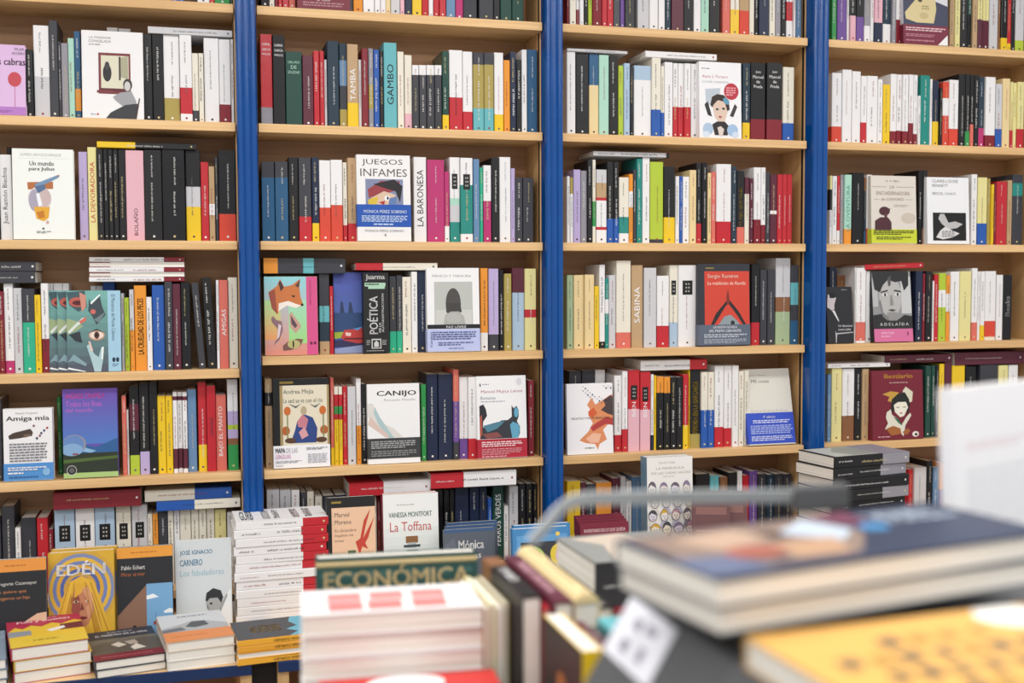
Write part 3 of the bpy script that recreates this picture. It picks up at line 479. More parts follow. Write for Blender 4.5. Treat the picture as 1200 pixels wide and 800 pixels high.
FO('B3', 52, 266, 118, 'rainbow cover with fox head, claw, ear and eye', 'C4D88C', [('g', 0, 0, .79, 1, '8CCFD8', 'DE8A78', 14), ('g', 0, .3, .3, .8, 'B0D890', 'E8A060', 8), ('g', .45, .3, .79, .85, '9CD8B8', '9CD880', 8), ('r', .79, 0, 1, 1, 'D84C88'), ('td', 'NATALIA GARCÍA FREIRE', .85, .05, .89, .36, '6A1A40'), ('e', .87, .85, .025, .02, '6A1A40'), ('e', .94, .85, .025, .02, '6A1A40'),
 ('p', [(.08, .2), (.24, .12), (.3, .03), (.38, .13), (.52, .11), (.68, .03), (.66, .15), (.68, .26), (.72, .34), (.7, .38), (.6, .40), (.42, .37), (.3, .42), (.24, .48), (.14, .4), (.12, .28)], 'CC7238'), ('p', [(.27, .34), (.45, .31), (.6, .35), (.7, .37), (.6, .40), (.42, .37), (.3, .42), (.26, .45)], 'F0E4DC'), ('p', [(.27, .08), (.31, .05), (.37, .14), (.31, .19)], '4A3030'), ('p', [(.58, .12), (.68, .04), (.65, .14)], '5A3A34'), ('e', .71, .36, .025, .017, '1A1414'), ('p', [(.5, .24), (.58, .24), (.56, .27)], '2A1A14'), ('p', [(.08, .2), (.2, .16), (.22, .34), (.24, .48), (.14, .4)], 'A04A38'),
 ('p', [(.12, .53), (.16, .5), (.22, .55), (.32, .57), (.34, .68), (.27, .8), (.16, .87), (.24, .76), (.24, .66), (.14, .58)], '8C6870'), ('p', [(.26, .6), (.31, .62), (.27, .76), (.22, .8)], 'D8C8D0'), ('p', [(.46, .48), (.5, .45), (.66, .6), (.68, .64), (.58, .72), (.48, .64)], 'C89888'), ('p', [(.49, .49), (.61, .62), (.57, .66), (.5, .6)], '5A4450'),
 ('p', [(.33, .88), (.42, .83), (.6, .79), (.72, .8), (.66, .88), (.5, .93), (.34, .94)], '7A5048'), ('e', .54, .86, .12, .055, 'B8B070'), ('e', .53, .86, .015, .05, '181410')], t=.016, lean=3)
FO('B3', 331, 520, 100, 'blue cover with dusk towers and red car', '3A4EA0', [('g', 0, 0, 1, .5, '4A58B4', '4A64B0', 6), ('p', [(.12, .52), (.15, .36), (.19, .36), (.23, .52)], '2A3A60'), ('p', [(.3, .52), (.33, .37), (.37, .37), (.42, .52)], '2A3A60'), ('r', 0, .5, 1, .76, '28487A'), ('p', [(0, .74), (.3, .73), (.3, .8), (0, .82)], '9CB030'), ('p', [(0, .84), (1, .8), (1, .92), (0, .92)], '2E2A58'), ('p', [(0, .94), (.6, .9), (1, .96), (1, 1), (0, 1)], '8898C8'), ('p', [(.14, .8), (.22, .71), (.5, .7), (.72, .67), (.72, .86), (.5, .88), (.2, .84)], 'C83A38'), ('p', [(.4, .7), (.62, .67), (.5, .72)], '5A98D8'), ('p', [(.24, .74), (.36, .75), (.34, .79), (.24, .78)], 'E8C8C0'), ('r', .2, .81, .6, .83, '6A1A28')], t=.01, lean=3, Y0=YF+.045)
FO('B3', 450, 552, 103, 'black thick volume with large white vertical title', '1C1C1E', [('t', '*Juarma', .1, .02, .86, .1, 'W'), ('r', .06, .125, .88, .17, 'A8D0B4'), ('r', .2, .17, .85, .2, 'A8D0B4'), ('l', .1, .13, .84, .16, 1, '2A4A38'), ('tv', '*POÉTICA', .14, .29, .56, .76, 'W'), ('tv', 'DE LA', .6, .62, .68, .74, 'W'), ('tv', '*AUTODESTRUCCIÓN', .7, .26, .8, .74, 'W'), ('r', .3, .82, .68, .94, 'C8C8C8'), ('r', .34, .835, .64, .93, '1C1C1E'), ('p', [(.4, .92), (.4, .87), (.49, .84), (.58, .87), (.58, .92)], 'C8C8C8'), ('l', .1, .83, .26, .9, 3, '9A9A9A'), ('l', .72, .83, .9, .9, 3, '9A9A9A'), ('l', .1, .96, .9, .975, 1, 'B0B0B0')], t=.03, lean=2)
FO('B3', 706, 917, 84, 'white cover with grey back-view portrait, lilac foot band', 'EBEBED', [('t', 'PÁNICO Y TERNURA', .11, .075, .85, .11, '8A8A8E'), ('r', .14, .165, .87, .72, 'B8BCB8'), ('r', .16, .5, .85, .71, 'C8CAC6'), ('e', .5, .43, .145, .19, '4A4846'), ('p', [(.37, .42), (.63, .42), (.66, .53), (.36, .53)], '403E3C'), ('p', [(.3, .72), (.34, .56), (.45, .52), (.6, .52), (.7, .58), (.74, .72)], 'A8AAA6'), ('e', .5, .6, .15, .06, 'B0B2AE'),
 ('r', 0, .675, 1, .725, '1A1A22'), ('t', 'PAZ LÓPEZ', .36, .685, .74, .718, 'W'), ('b', .73, .995, 'B6C0EC'), ('l', .1, .755, .95, .86, 4, '4A5488'), ('l', .2, .88, .9, .93, 2, '5A649A'), ('l', .4, .95, .7, .97, 1, '6A74A8'), ('tv', 'Candaya', .05, .76, .1, .94, '3A4478')], t=.022, lean=3)
FO('B4', 87, 313, 98, 'black-framed cover with blue-robed saint and white foot band', '17171A', [('r', .12, .075, 1, .98, 'E2D8C0'), ('r', .12, .075, .17, .98, 'A89060'), ('r', .96, .075, 1, .98, 'A89060'), ('r', .12, .03, .36, .055, '8A7430'), ('t', 'Andrea Mejía', .18, .12, .72, .185, '4A5A50'), ('t', 'La sed se va con el río', .18, .22, .88, .27, '4A5A50'),
 ('p', [(.38, .58), (.42, .48), (.55, .4), (.7, .44), (.78, .56), (.76, .72), (.3, .72)], '2A4488'), ('e', .54, .36, .055, .05, 'B8A888'), ('p', [(.42, .48), (.52, .4), (.62, .46), (.58, .56), (.44, .54)], 'C87A88'), ('p', [(.45, .6), (.55, .54), (.62, .64), (.5, .68)], 'D89AA0'), ('e', .25, .36, .06, .05, 'D06A28'), ('e', .88, .36, .06, .05, 'D06A28'), ('e', .22, .58, .07, .05, 'B8602C'), ('e', .9, .58, .07, .05, 'B8602C'), ('r', .24, .4, .26, .7, '7A8A50'), ('r', .88, .4, .9, .7, '7A8A50'), ('p', [(.28, .28), (.4, .31), (.5, .28), (.4, .33)], '4A5A58'), ('p', [(.64, .28), (.74, .31), (.84, .28), (.75, .33)], '4A5A58'), ('e', .3, .69, .1, .03, '5A3A28'), ('e', .85, .69, .1, .03, '5A3A28'),
 ('b', .745, .998, 'F0EFF2'), ('t', '*MAPA', .03, .77, .2, .825, '3A3A44'), ('t', 'DE LAS', .22, .77, .42, .825, 'B0A8B8'), ('t', 'LENGUAS', .03, .84, .3, .89, 'C06AA8'), ('l', .58, .77, .96, .8, 2, '8A8A96'), ('l', .6, .84, .96, .95, 5, 'B4B4BE'), ('l', .03, .91, .5, .94, 2, 'A0A0AC'), ('t', 'EDICIÓN', .03, .955, .16, .975, '6A6A74')], t=.028, lean=2)
FO('B4', 467, 677, 120, 'white cover with river-like line drawing and black band', 'ECECEE', [('t', '*CANIJO', .18, .085, .94, .165, '2A2A2C'), ('t', 'Fernando Mansilla', .32, .185, .92, .215, '9A9A9E'), ('p', [(.0, .24), (.1, .24), (.2, .36), (.3, .5), (.5, .56), (.68, .68), (.4, .68), (.1, .52), (0, .4)], 'DAD6D2'), ('p', [(.14, .28), (.22, .4), (.34, .52), (.5, .68), (.4, .68), (.2, .5), (.12, .36)], 'A8C4C8'), ('p', [(.05, .4), (.2, .52), (.4, .64), (.36, .68), (.0, .5)], 'D8BEB4'),
 ('b', .68, .935, '3A3C3E'), ('l', .06, .71, .94, .81, 4, 'A8A8AA'), ('l', .06, .83, .94, .91, 3, '8A8A8C')], t=.02, lean=3)
FO('B4', 908, 1107, 88, 'white cover with blue horned sphinx, red paper band', 'ECECEF', [('p', [(.06, .1), (.08, .08), (.09, .12), (.07, .13)], 'K'), ('l', .12, .09, .28, .11, 1, '8A8A8E'), ('t', 'Manuel Mujica Lainez', .09, .17, .93, .215, 'B0506A'), ('t', 'Bomarzo', .08, .245, .38, .285, '7A8496'), ('l', .08, .3, .62, .32, 1, 'A0A4B0'), ('e', .86, .075, .055, .045, 'D8D4DC'),
 ('p', [(.05, .36), (.13, .34), (.18, .4), (.2, .48), (.12, .55), (.1, .76), (.05, .76)], '2A2A34'), ('p', [(.05, .5), (.1, .46), (.1, .7), (.05, .76)], 'B0503C'), ('p', [(.1, .62), (.3, .6), (.5, .54), (.62, .54), (.7, .5), (.7, .4), (.7, .36), (.74, .4), (.8, .37), (.84, .42), (.84, .5), (.8, .56), (.86, .62), (.86, .7), (.82, .76), (.1, .76)], '33363F'), ('p', [(.66, .6), (.72, .56), (.84, .6), (.86, .66), (.82, .76), (.7, .76)], '5AA4C4'), ('e', .79, .45, .045, .06, '5AA4C4'), ('p', [(.12, .6), (.4, .56), (.56, .55), (.4, .64), (.2, .68)], '4A8098'), ('p', [(.1, .7), (.4, .68), (.5, .74), (.2, .76)], '8A4A48'),
 ('b', .765, .995, 'B81E34'), ('l', .08, .79, .9, .86, 3, 'F0D0D4'), ('l', .08, .875, .9, .96, 4, 'D88A94'), ('l', .08, .965, .7, .985, 1, 'E8B0B8')], t=.02, lean=4)
# third bay
FO('C1', 658, 849, 286, 'white cover with painted bow-tied woman and red seal', 'ECECF0', [('l', .06, .08, .26, .1, 1, '6A6A70'), ('t', 'Alana S. Portero', .07, .17, .68, .21, 'C0707C'), ('t', 'La mala costumbre', .07, .24, .7, .275, '9AA0B0'), ('p', [(.14, .36), (.5, .34), (.46, .6), (.16, .56)], 'B8C4D0'), ('e', .76, .38, .175, .11, 'C02A3C'), ('l', .64, .32, .88, .44, 4, 'E8A0A8'),
 ('p', [(.12, .56), (.2, .52), (.3, .72), (.2, .7)], '2E2A2C'), ('p', [(.72, .7), (.84, .54), (.9, .58), (.8, .72)], '3A3436'), ('p', [(.3, .52), (.36, .46), (.6, .46), (.68, .54), (.66, .66), (.6, .78), (.46, .8), (.36, .72)], 'DCC0AE'), ('p', [(.26, .56), (.3, .46), (.42, .42), (.58, .43), (.7, .5), (.72, .62), (.66, .64), (.6, .52), (.44, .5), (.34, .56), (.3, .6)], '33231F'), ('p', [(.56, .48), (.62, .46), (.72, .52), (.68, .56), (.58, .53)], '5A98B8'), ('e', .42, .62, .035, .014, '2A2A2E'), ('e', .57, .61, .035, .014, '2A2A2E'), ('e', .49, .72, .04, .014, 'B05050'), ('p', [(.3, .82), (.42, .78), (.6, .78), (.7, .84), (.66, .96), (.36, .96)], '2A2224'), ('p', [(.42, .86), (.5, .84), (.58, .88), (.54, .98), (.46, .96)], 'D8C8C0'), ('e', .2, .88, .12, .08, 'A8C0DC'), ('e', .78, .89, .13, .08, '9CBCE0'), ('e', .16, .95, .08, .04, 'D0DCEC'), ('e', .85, .95, .08, .04, 'C8D8EC')], t=.02, lean=2)
FO('C3', 655, 888, 76, 'dark grey cover with red panel and ship prow', '2E323C', [('r', .12, .09, .99, .76, 'D8402E'), ('t', '*Sergio Ramírez', .18, .125, .78, .185, 'F4D8C8'), ('t', 'La maldición de Ramfis', .18, .215, .92, .255, 'F4D8C8'), ('p', [(.22, .76), (.34, .6), (.56, .44), (.56, .33), (.58, .32), (.6, .44), (.78, .58), (.94, .76), (.88, .76), (.74, .62), (.6, .5), (.54, .5), (.4, .64), (.28, .76)], '2A2628'), ('p', [(.54, .4), (.57, .32), (.6, .4), (.6, .5), (.55, .5)], '8A2E24'), ('p', [(.36, .76), (.5, .64), (.62, .62), (.76, .7), (.82, .76)], '8A98A0'), ('e', .66, .72, .04, .03, '2A2A30'), ('r', .14, .045, .3, .06, '9A8030'),
 ('b', .74, .99, '5A6478'), ('t', 'LA NUEVA NOVELA', .28, .755, .74, .785, 'E8ECF2'), ('t', 'DEL PREMIO CERVANTES', .2, .8, .82, .83, 'E8ECF2'), ('l', .1, .85, .94, .9, 2, 'C0C8D4'), ('l', .1, .91, .94, .97, 3, 'A8B0C0')], t=.03, lean=2)
FO('C4', 58, 267, 172, 'white cover with orange and black ink splash', 'ECEAEE', [('p', [(.44, .3), (.54, .2), (.62, .3), (.78, .24), (.92, .18), (1, .16), (1, .6), (.9, .58), (.78, .66), (.86, .8), (.7, .86), (.66, .94), (.6, .86), (.4, .84), (.26, .8), (.46, .68), (.56, .56), (.46, .44), (.5, .36)], 'E08A58'), ('p', [(.8, .24), (.96, .17), (1, .2), (1, .46), (.9, .44), (.74, .38), (.84, .32)], '4A3A3C'), ('p', [(.46, .4), (.58, .34), (.66, .42), (.56, .48), (.48, .46)], 'D85A30'), ('p', [(.5, .62), (.66, .55), (.86, .48), (1, .5), (1, .6), (.84, .58), (.66, .64), (.56, .68)], 'B83A38'), ('p', [(.4, .78), (.56, .7), (.74, .72), (.68, .84), (.5, .84)], 'EEB496'), ('t', 'RELATOS Y MICRORRELATOS', .1, .475, .93, .505, '3A2E30')]+[('e', .36+.05*((i*7) % 13), .04+.03*((i*5) % 9), .008+.004*(i % 3), .006+.003*(i % 3), ['3A3A44', '6A5A70', '2A3A5A'][i % 3]) for i in range(22)]+[('l', .38, .9, .62, .92, 1, '6A6A6E')], t=.015, lean=3)
FO('C4', 884, 1095, 108, 'cream cover with blue paper band leaning at the right', 'DAD6CC', [('t', 'Luis Mateo', .15, .07, .5, .095, 'A8A49C'), ('t', 'Mil cosas', .16, .14, .54, .185, '4A4A48'), ('r', .1, .555, .9, .56, 'B0ACA4')]+[('r', .12+.09*i, .53+.01*(i % 3), .125+.09*i, .57, '8A867E') for i in range(9)]+[('b', .58, .985, '2A4CC8'), ('t', '4ª edición', .34, .62, .6, .65, 'W'), ('l', .12, .67, .92, .72, 2, 'D0D8F8'), ('l', .06, .74, .96, .86, 5, 'A8B8F0'), ('l', .06, .88, .96, .95, 3, 'C8D0F4')], t=.014, lean=12, Y0=YF+.015)
# rightmost bay
FO('D0', 517, 744, -190, 'maroon-banded cover with pale fur animal', 'D4D4DC', [('p', [(0, .44), (.3, .36), (1, .5), (1, .8), (0, .8)], '3A3E5A'), ('p', [(.04, .6), (.3, .42), (.4, .34), (.6, .33), (.72, .4), (.74, .55), (.68, .72), (.3, .72), (.06, .68)], 'D8C690'), ('e', .38, .44, .05, .025, '4A4030'), ('l', .42, .5, .6, .56, 2, 'A08E60'), ('e', .46, .63, .1, .04, 'C8B480'), ('b', .75, .995, '7A1E38'), ('l', .05, .775, .95, .83, 2, 'E8C0C8'), ('l', .05, .86, .7, .9, 2, 'C08090'), ('l', .05, .93, .7, .96, 1, 'C08090'), ('p', [(.76, .99), (.98, .86), (.98, .99)], 'ECECEC')], hmax=.235, t=.018, lean=3)
FO('D2', 378, 622, 170, 'beige cover with hatted silhouette and lime paper band', 'DAD2C8', [('t', 'B. O. BELL', .34, .065, .64, .09, '4A4440'), ('r', .02, .16, .34, .167, '8A8078'), ('r', .56, .16, .96, .167, '8A8078'), ('t', 'LA', .42, .14, .52, .185, '7A6A64'), ('t', 'ENCUADERNADORA', .12, .23, .86, .285, '8A7068'), ('t', 'de OXFORD', .22, .325, .72, .365, '8A7068'), ('r', .06, .345, .18, .35, '8A8078'), ('r', .76, .345, .92, .35, '8A8078'), ('e', .82, .62, .16, .08, 'C8BCAE'), ('l', .5, .42, .84, .46, 2, 'B0A498'),
 ('e', .29, .52, .12, .065, '4E2630'), ('p', [(.2, .5), (.42, .48), (.4, .54), (.3, .56)], '4E2630'), ('p', [(.3, .54), (.36, .54), (.34, .62), (.28, .62)], '5A2E36'), ('p', [(.08, .66), (.2, .61), (.36, .61), (.44, .68), (.44, .8), (.07, .8)], '4E2630'), ('b', .785, .99, 'CCD62C'), ('l', .04, .8, .94, .87, 3, '4A5010'), ('l', .1, .89, .9, .94, 2, '5A6018')], t=.02, lean=3)
FO('D2', 681, 908, 180, 'white cover with black and white photo of hands', 'E9EAEE', [('t', 'CLAIRE-LOUISE', .13, .035, .74, .08, '5A5A5E'), ('t', 'BENNETT', .13, .105, .5, .145, '5A5A5E'), ('t', 'BESOS, CHAO', .13, .225, .68, .27, '5A5A5E'), ('r', .13, .53, .92, .95, '161618'), ('p', [(.3, .55), (.4, .55), (.5, .68), (.66, .66), (.84, .7), (.7, .76), (.5, .78), (.34, .7), (.26, .62)], 'B8B8BA'), ('p', [(.3, .8), (.42, .74), (.6, .8), (.76, .84), (.6, .9), (.36, .93), (.2, .9)], 'D4D4D6'), ('l', .34, .8, .66, .9, 4, '6A6A6C')], t=.03, lean=3)
FO('D3', 142, 281, 215, 'small black cover with white outlined figure', '24242A', [('p', [(.06, .14), (.3, .12), (.38, .2), (.3, .32), (.3, .4), (.2, .42), (.02, .36)], 'C8BCC0'), ('p', [(.1, .12), (.3, .1), (.4, .18), (.3, .2), (.14, .2)], '141418'), ('p', [(.2, .42), (.3, .42), (.46, .6), (.44, .62)], 'D8D8DC'), ('t', 'Un detective', .42, .67, .96, .71, 'D8D8DC'), ('t', 'insensible', .42, .735, .9, .775, 'D8D8DC'), ('p', [(.3, .78), (.34, .82), (1, .8), (1, .815), (.36, .84), (.32, 1), (.3, 1)], 'B8B8BC'), ('l', .6, .04, .84, .07, 1, '8A8A8E')], t=.014, lean=6)
FO('D3', 393, 603, 132, 'black and white portrait cover with pink foot', '2A2A2C', [('r', 0, 0, 1, .8, '8E9092'), ('r', .74, .08, 1, .6, 'C4C6C8'), ('r', 0, .1, .14, .5, 'B4B6B8'), ('e', .46, .36, .29, .3, 'B2B2B2'), ('p', [(.36, .58), (.62, .58), (.7, .74), (.3, .74)], '8E8E8E'), ('p', [(.0, .0), (.95, .0), (.94, .2), (.82, .28), (.76, .14), (.6, .16), (.42, .12), (.28, .2), (.2, .3), (.06, .26)], '2C2C2E'), ('p', [(.4, .1), (.5, .06), (.48, .2), (.42, .22)], '505052'), ('p', [(.22, .29), (.4, .265), (.4, .285), (.22, .31)], '2A2A2A'), ('p', [(.56, .265), (.74, .28), (.74, .3), (.56, .285)], '2A2A2A'), ('e', .32, .335, .07, .024, 'D8D8D8'), ('e', .645, .33, .07, .024, 'D8D8D8'), ('e', .325, .335, .026, .024, '1A1A1A'), ('e', .65, .33, .026, .024, '1A1A1A'), ('p', [(.46, .34), (.5, .34), (.54, .48), (.44, .49)], '8A8A8A'), ('p', [(.38, .55), (.48, .535), (.6, .55), (.5, .575)], '4E4A4C'), ('p', [(.0, .62), (.28, .6), (.4, .7), (.6, .7), (.8, .62), (1, .64), (1, .82), (0, .82)], '2A2A2C'), ('p', [(.2, .4), (.26, .58), (.4, .66), (.36, .7), (.24, .64), (.16, .44)], '7A7A7C'),
 ('t', '*A D E L A Í D A', .16, .72, .9, .77, 'W'), ('r', 0, .815, 1, 1, 'D86A9C'), ('t', 'Adrián Curiel', .18, .855, .5, .885, 'F8E0EA'), ('l', .18, .91, .56, .93, 1, 'F0C0D4'), ('r', .85, .86, .88, .91, '6A2040')], t=.022, lean=6, spine=[(1., '1A1A1C')])
FO('D4', 333, 571, 136, 'crimson cover with drawn woman in feathered headdress', '8C2238', [('t', '*Bestiario', .24, .05, .8, .115, 'E0A030'), ('t', 'de autoras diversas', .34, .165, .7, .185, 'F0D8D0'), ('p', [(.2, .34), (.36, .3), (.52, .32), (.5, .4), (.4, .46), (.3, .44), (.34, .38)], 'C89A3C'), ('p', [(.6, .3), (.66, .24), (.8, .32), (.78, .46), (.66, .48)], 'D8D4BC'), ('p', [(.38, .42), (.5, .34), (.64, .32), (.72, .42), (.74, .5), (.7, .64), (.6, .5), (.44, .52), (.4, .62), (.36, .58)], '1E2420'), ('p', [(.42, .5), (.5, .46), (.66, .46), (.7, .54), (.62, .66), (.54, .68), (.44, .6)], 'E8E4D4'), ('r', .47, .53, .53, .54, '2A2A28'), ('r', .6, .53, .66, .54, '2A2A28'), ('e', .56, .62, .025, .01, 'A03038'), ('p', [(.28, .6), (.36, .56), (.38, .64), (.5, .7), (.56, .8), (.66, .68), (.74, .62), (.76, .66), (.64, .8), (.6, .96), (.5, .86), (.3, .86), (.24, .84), (.3, .76), (.26, .68)], 'DCD8C8'), ('p', [(.26, .84), (.4, .8), (.54, .84), (.56, .92), (.36, .94)], 'A8622C'), ('p', [(.58, .9), (.68, .84), (.74, .88), (.66, .94)], 'A8622C'), ('p', [(.4, .66), (.5, .7), (.58, .8), (.5, .76)], '2E6A50'), ('e', .84, .93, .065, .04, 'E8E0DC'), ('e', .85, .935, .03, .02, '3A3434'), ('l', .1, .945, .44, .965, 1, 'E0B0B8')], t=.022, lean=3, spine=[(1., '7A1C30')])
# ================================================================== books laid flat on top of a row
def LB(k, x0, x1, y0, y1, bands, label, pages=False, Y=None, d=.13, snap=True, tilt=0., zb=None, group='books laid flat on top of the rows', rot=0., sh=.4):
    ox, oy, s = V(k); Y = Y or YF+.03; xm = (x0+x1)/2
    X0 = on_y(ox+x0/s, oy+y1/s, Y).x; X1 = on_y(ox+x1/s, oy+y1/s, Y).x; z0 = on_y(ox+xm/s, oy+y1/s, Y).z; z1 = on_y(ox+xm/s, oy+y0/s, Y).z
    X0 = max(X0, bay_x(k[0])[0]+.001); X1 = min(X1, bay_x(k[0])[1]-.004)
    if snap and zb is None:
        tt = [z for a, b_, z, yy in tops.get(k, []) if b_ > X0+.002 and a < X1-.002 and yy < YF+.08]
        if tt and abs(max(tt)-z0) < .03: z0 = max(tt)+.0006
    if zb is not None: z0 = zb
    t = max(z1-z0, .008); h = X1-X0; d = min(d, YB-.014-Y)
    lb = label+', on %s, %s' % (ROWN[ROWS[k][3]], BAYN[k[0]])
    base = LIEB if pages else LIE
    if pages: M = T(X0, Y+d, z0) @ RY(tilt) @ base
    else: M = T(X1, Y, z0) @ RZ(rot) @ RY(tilt) @ base
    o = book_object(M, t, d, h, parse_bands(bands), lb, group, None, None, sh, not pages)
    return z0+t
LB('A1', 694, 1093, 133, 178, 's', 'light grey book lying over white spines')
LB('A2', 455, 920, 68, 102, 'Y38K', 'black and yellow book lying over black spines')
z = None
for i, (y0, y1, pg) in enumerate(((137, 162, 0), (116, 137, 1), (92, 116, 0), (68, 92, 1), (45, 68, 0))):
    z = LB('A3', 418, 865, y0, y1, 'W78r', ['lowest', 'second lowest', 'middle', 'second highest', 'highest'][i]+' of five stacked white and dark red books', bool(pg), zb=(None if z is None else z+.0004))
z = LB('A3', -130, 166, 112, 160, 'k', 'lower of two stacked dark grey books')
LB('A3', -130, 168, 65, 108, 'k', 'upper of two stacked dark grey books', zb=z+.0004)
LB('A5', 208, 552, 50, 112, 'r', 'large dark red book lying over labelled spines', Y=YF+.03, d=.125)
z = LB('A5', 612, 950, 85, 128, 'B45I', 'lower cream and blue book lying crosswise', Y=YF+.03, d=.12)
LB('A5', 566, 905, 42, 84, 'I57B', 'upper cream and blue book lying crosswise', Y=YF+.036, d=.115, zb=z+.0004)
LB('B3', 48, 376, 42, 88, 'O17k48q61k', 'dark grey book with orange and turquoise bands')
LB('B3', 418, 746, 62, 86, 'R33I', 'cream and red book lying over black spines')
LB('B5', 448, 733, 42, 84, 'R42W', 'red and white book lying over covers', Y=YF+.02, d=.13)
LB('B5', 735, 1035, 8, 58, 'R38W', 'white book with red end lying over navy spines', Y=YF+.01, d=.14)
LB('C1', 57, 330, 225, 252, 's', 'grey book lying at the left end')
LB('C1', 412, 735, 238, 284, 'W', 'white book lying over white spines', d=.135)
LB('C2', 176, 520, 70, 103, 's96K', 'pale grey book lying across spines')
LB('C4', 390, 690, 64, 108, 'W74R', 'white book with red end lying across spines', d=.135)
LB('D3', 340, 655, 80, 122, 'R', 'red book lying above portrait cover', tilt=-2)
LB('D4', 121, 412, 101, 126, 'W', 'white book lying over pale yellow spine')
LB('D4', 388, 704, 62, 108, 'M', 'left of two dark brown books lying end to end')
LB('D4', 717, 1038, 48, 98, 'M', 'right of two dark brown books lying end to end')
# ================================================================== display ledge
def ledge_face(x0, x1, yt, h, label, col, art, t=.018, lean=6, zb=LEDGE, **kw):
    """stands on the ledge: its distance follows from its height and the pixel of its top edge"""
    a = math.radians(lean); P_ = on_z((x0+x1)/2, yt, zb+h*math.cos(a)+t*math.sin(a)); Y0 = P_.y-h*math.sin(a)-.0005
    X0 = on_y(x0, yt+60, Y0).x; X1 = on_y(x1, yt+60, Y0).x
    M = T(X0, Y0+t, zb+.0003) @ RX(-lean) @ FACE
    return book_object(M, t, X1-X0, h, kw.get('spine') or [(1., col)], label, 'books shown cover out on the display ledge', art, None, .4, False), Y0
ledge_face(-16, 54, 655, .212, 'black cover with orange top band and green-sleeved arm, far left of the ledge', '24262B', [('r', 0, 0, 1, .13, 'E8923A'), ('l', .3, .055, .8, .08, 1, 'B86A20'), ('t', '*Gregorio Casamayor', .14, .235, .84, .28, 'E8E4E0'), ('t', 'Ya quiere que', .14, .32, .66, .36, 'C87A48'), ('t', 'tengamos un hijo', .14, .385, .72, .43, 'C87A48'), ('p', [(.42, .78), (.56, .68), (.84, .58), (1, .57), (1, .66), (.84, .68), (.7, .78), (.52, .82)], 'D8B090'), ('p', [(.4, .86), (.5, .76), (.6, .8), (.5, .96)], '2A9A84'), ('r', .1, .8, .28, 1, '2AA890')], t=.02)
EDEN = [('r', 0, 0, 1, 1, 'D8A82C')]+sum([[('e', .48, .40, .58-.055*i, .42-.04*i, ['D0A030', '7A86B0', 'E0B034', '6A7CB4', 'D8A02C', '4A5EA4', 'C89A3C', '3A54A8'][i % 8])] for i in range(8)], [])+[('p', [(.0, 1), (.1, .74), (.2, .5), (.32, .32), (.5, .26), (.68, .32), (.78, .5), (.88, .74), (1, 1)], 'E0AE2E'), ('p', [(.16, 1), (.24, .66), (.34, .44), (.4, .6), (.34, .84), (.3, 1)], 'C08A24'), ('p', [(.84, 1), (.76, .66), (.66, .44), (.62, .6), (.68, .84), (.74, 1)], 'C08A24'), ('p', [(.34, .5), (.42, .36), (.58, .36), (.68, .48), (.68, .64), (.6, .78), (.5, .83), (.42, .78), (.34, .64)], 'C07A58'), ('p', [(.34, .5), (.44, .4), (.48, .56), (.46, .7), (.4, .72), (.34, .62)], '94483C'), ('p', [(.42, .34), (.6, .34), (.5, .44), (.38, .5)], 'DCA82C'), ('p', [(.36, .535), (.41, .515), (.47, .535), (.41, .55)], 'C8A484'), ('p', [(.54, .535), (.6, .515), (.66, .535), (.6, .55)], 'D8B494'), ('e', .415, .533, .016, .014, '2A1E1E'), ('e', .6, .533, .016, .014, '2A1E1E'), ('p', [(.35, .5), (.41, .485), (.48, .505), (.41, .5)], '6A3A20'), ('p', [(.53, .505), (.6, .485), (.67, .5), (.6, .5)], '8A4A28'), ('p', [(.5, .4), (.6, .38), (.66, .48), (.66, .62), (.6, .74), (.56, .6), (.62, .56)], 'D0906A'), ('p', [(.5, .54), (.54, .62), (.47, .63)], '7A3A30'), ('e', .51, .71, .07, .016, '7A2428')]+[('p', [(.47+k_*.04, .33), (.48+k_*.04, .33), (.5+k_*.115, .98), (.485+k_*.115, .98)], ['B8841C', 'F0C84A'][k_ % 2]) for k_ in (-4, -3, -2, 2, 3, 4)]+[('t', '*EDÉN', .13, .1, .87, .25, 'F2EEE8')]
for i in range(2):
    ledge_face(56+i*4, 134+i*4, 646-i*4, .212, ['front yellow cover with long-haired face and concentric blue rings', 'rear copy behind the yellow cover with the long-haired face'][i], 'D8A82C', EDEN, t=.024)
ledge_face(137, 203, 640, .212, 'black cover with orange top band, brown building and blue sky', '26282E', [('r', 0, 0, 1, .12, 'EA9A34'), ('l', .25, .05, .75, .075, 1, 'C07020'), ('t', '*Pablo Echart', .08, .2, .5, .245, 'E8E4E0'), ('t', 'Mirar el mar', .08, .275, .5, .315, 'B8642C'), ('p', [(.0, .74), (.52, .42), (.52, 1), (0, 1)], '8A6450'), ('r', .52, .41, .99, 1, '6FA4D0'), ('p', [(.52, .54), (.64, .52), (.74, .56), (.52, .58)], 'E8EEF2'), ('p', [(.82, .72), (.92, .69), (.99, .7), (.99, .74), (.84, .74)], 'E8EEF2'), ('r', .64, .82, .8, .86, '9A3A38'), ('e', .3, .88, .035, .03, '2A2020'), ('r', .68, .72, .685, .84, '5A3A38')], t=.018)
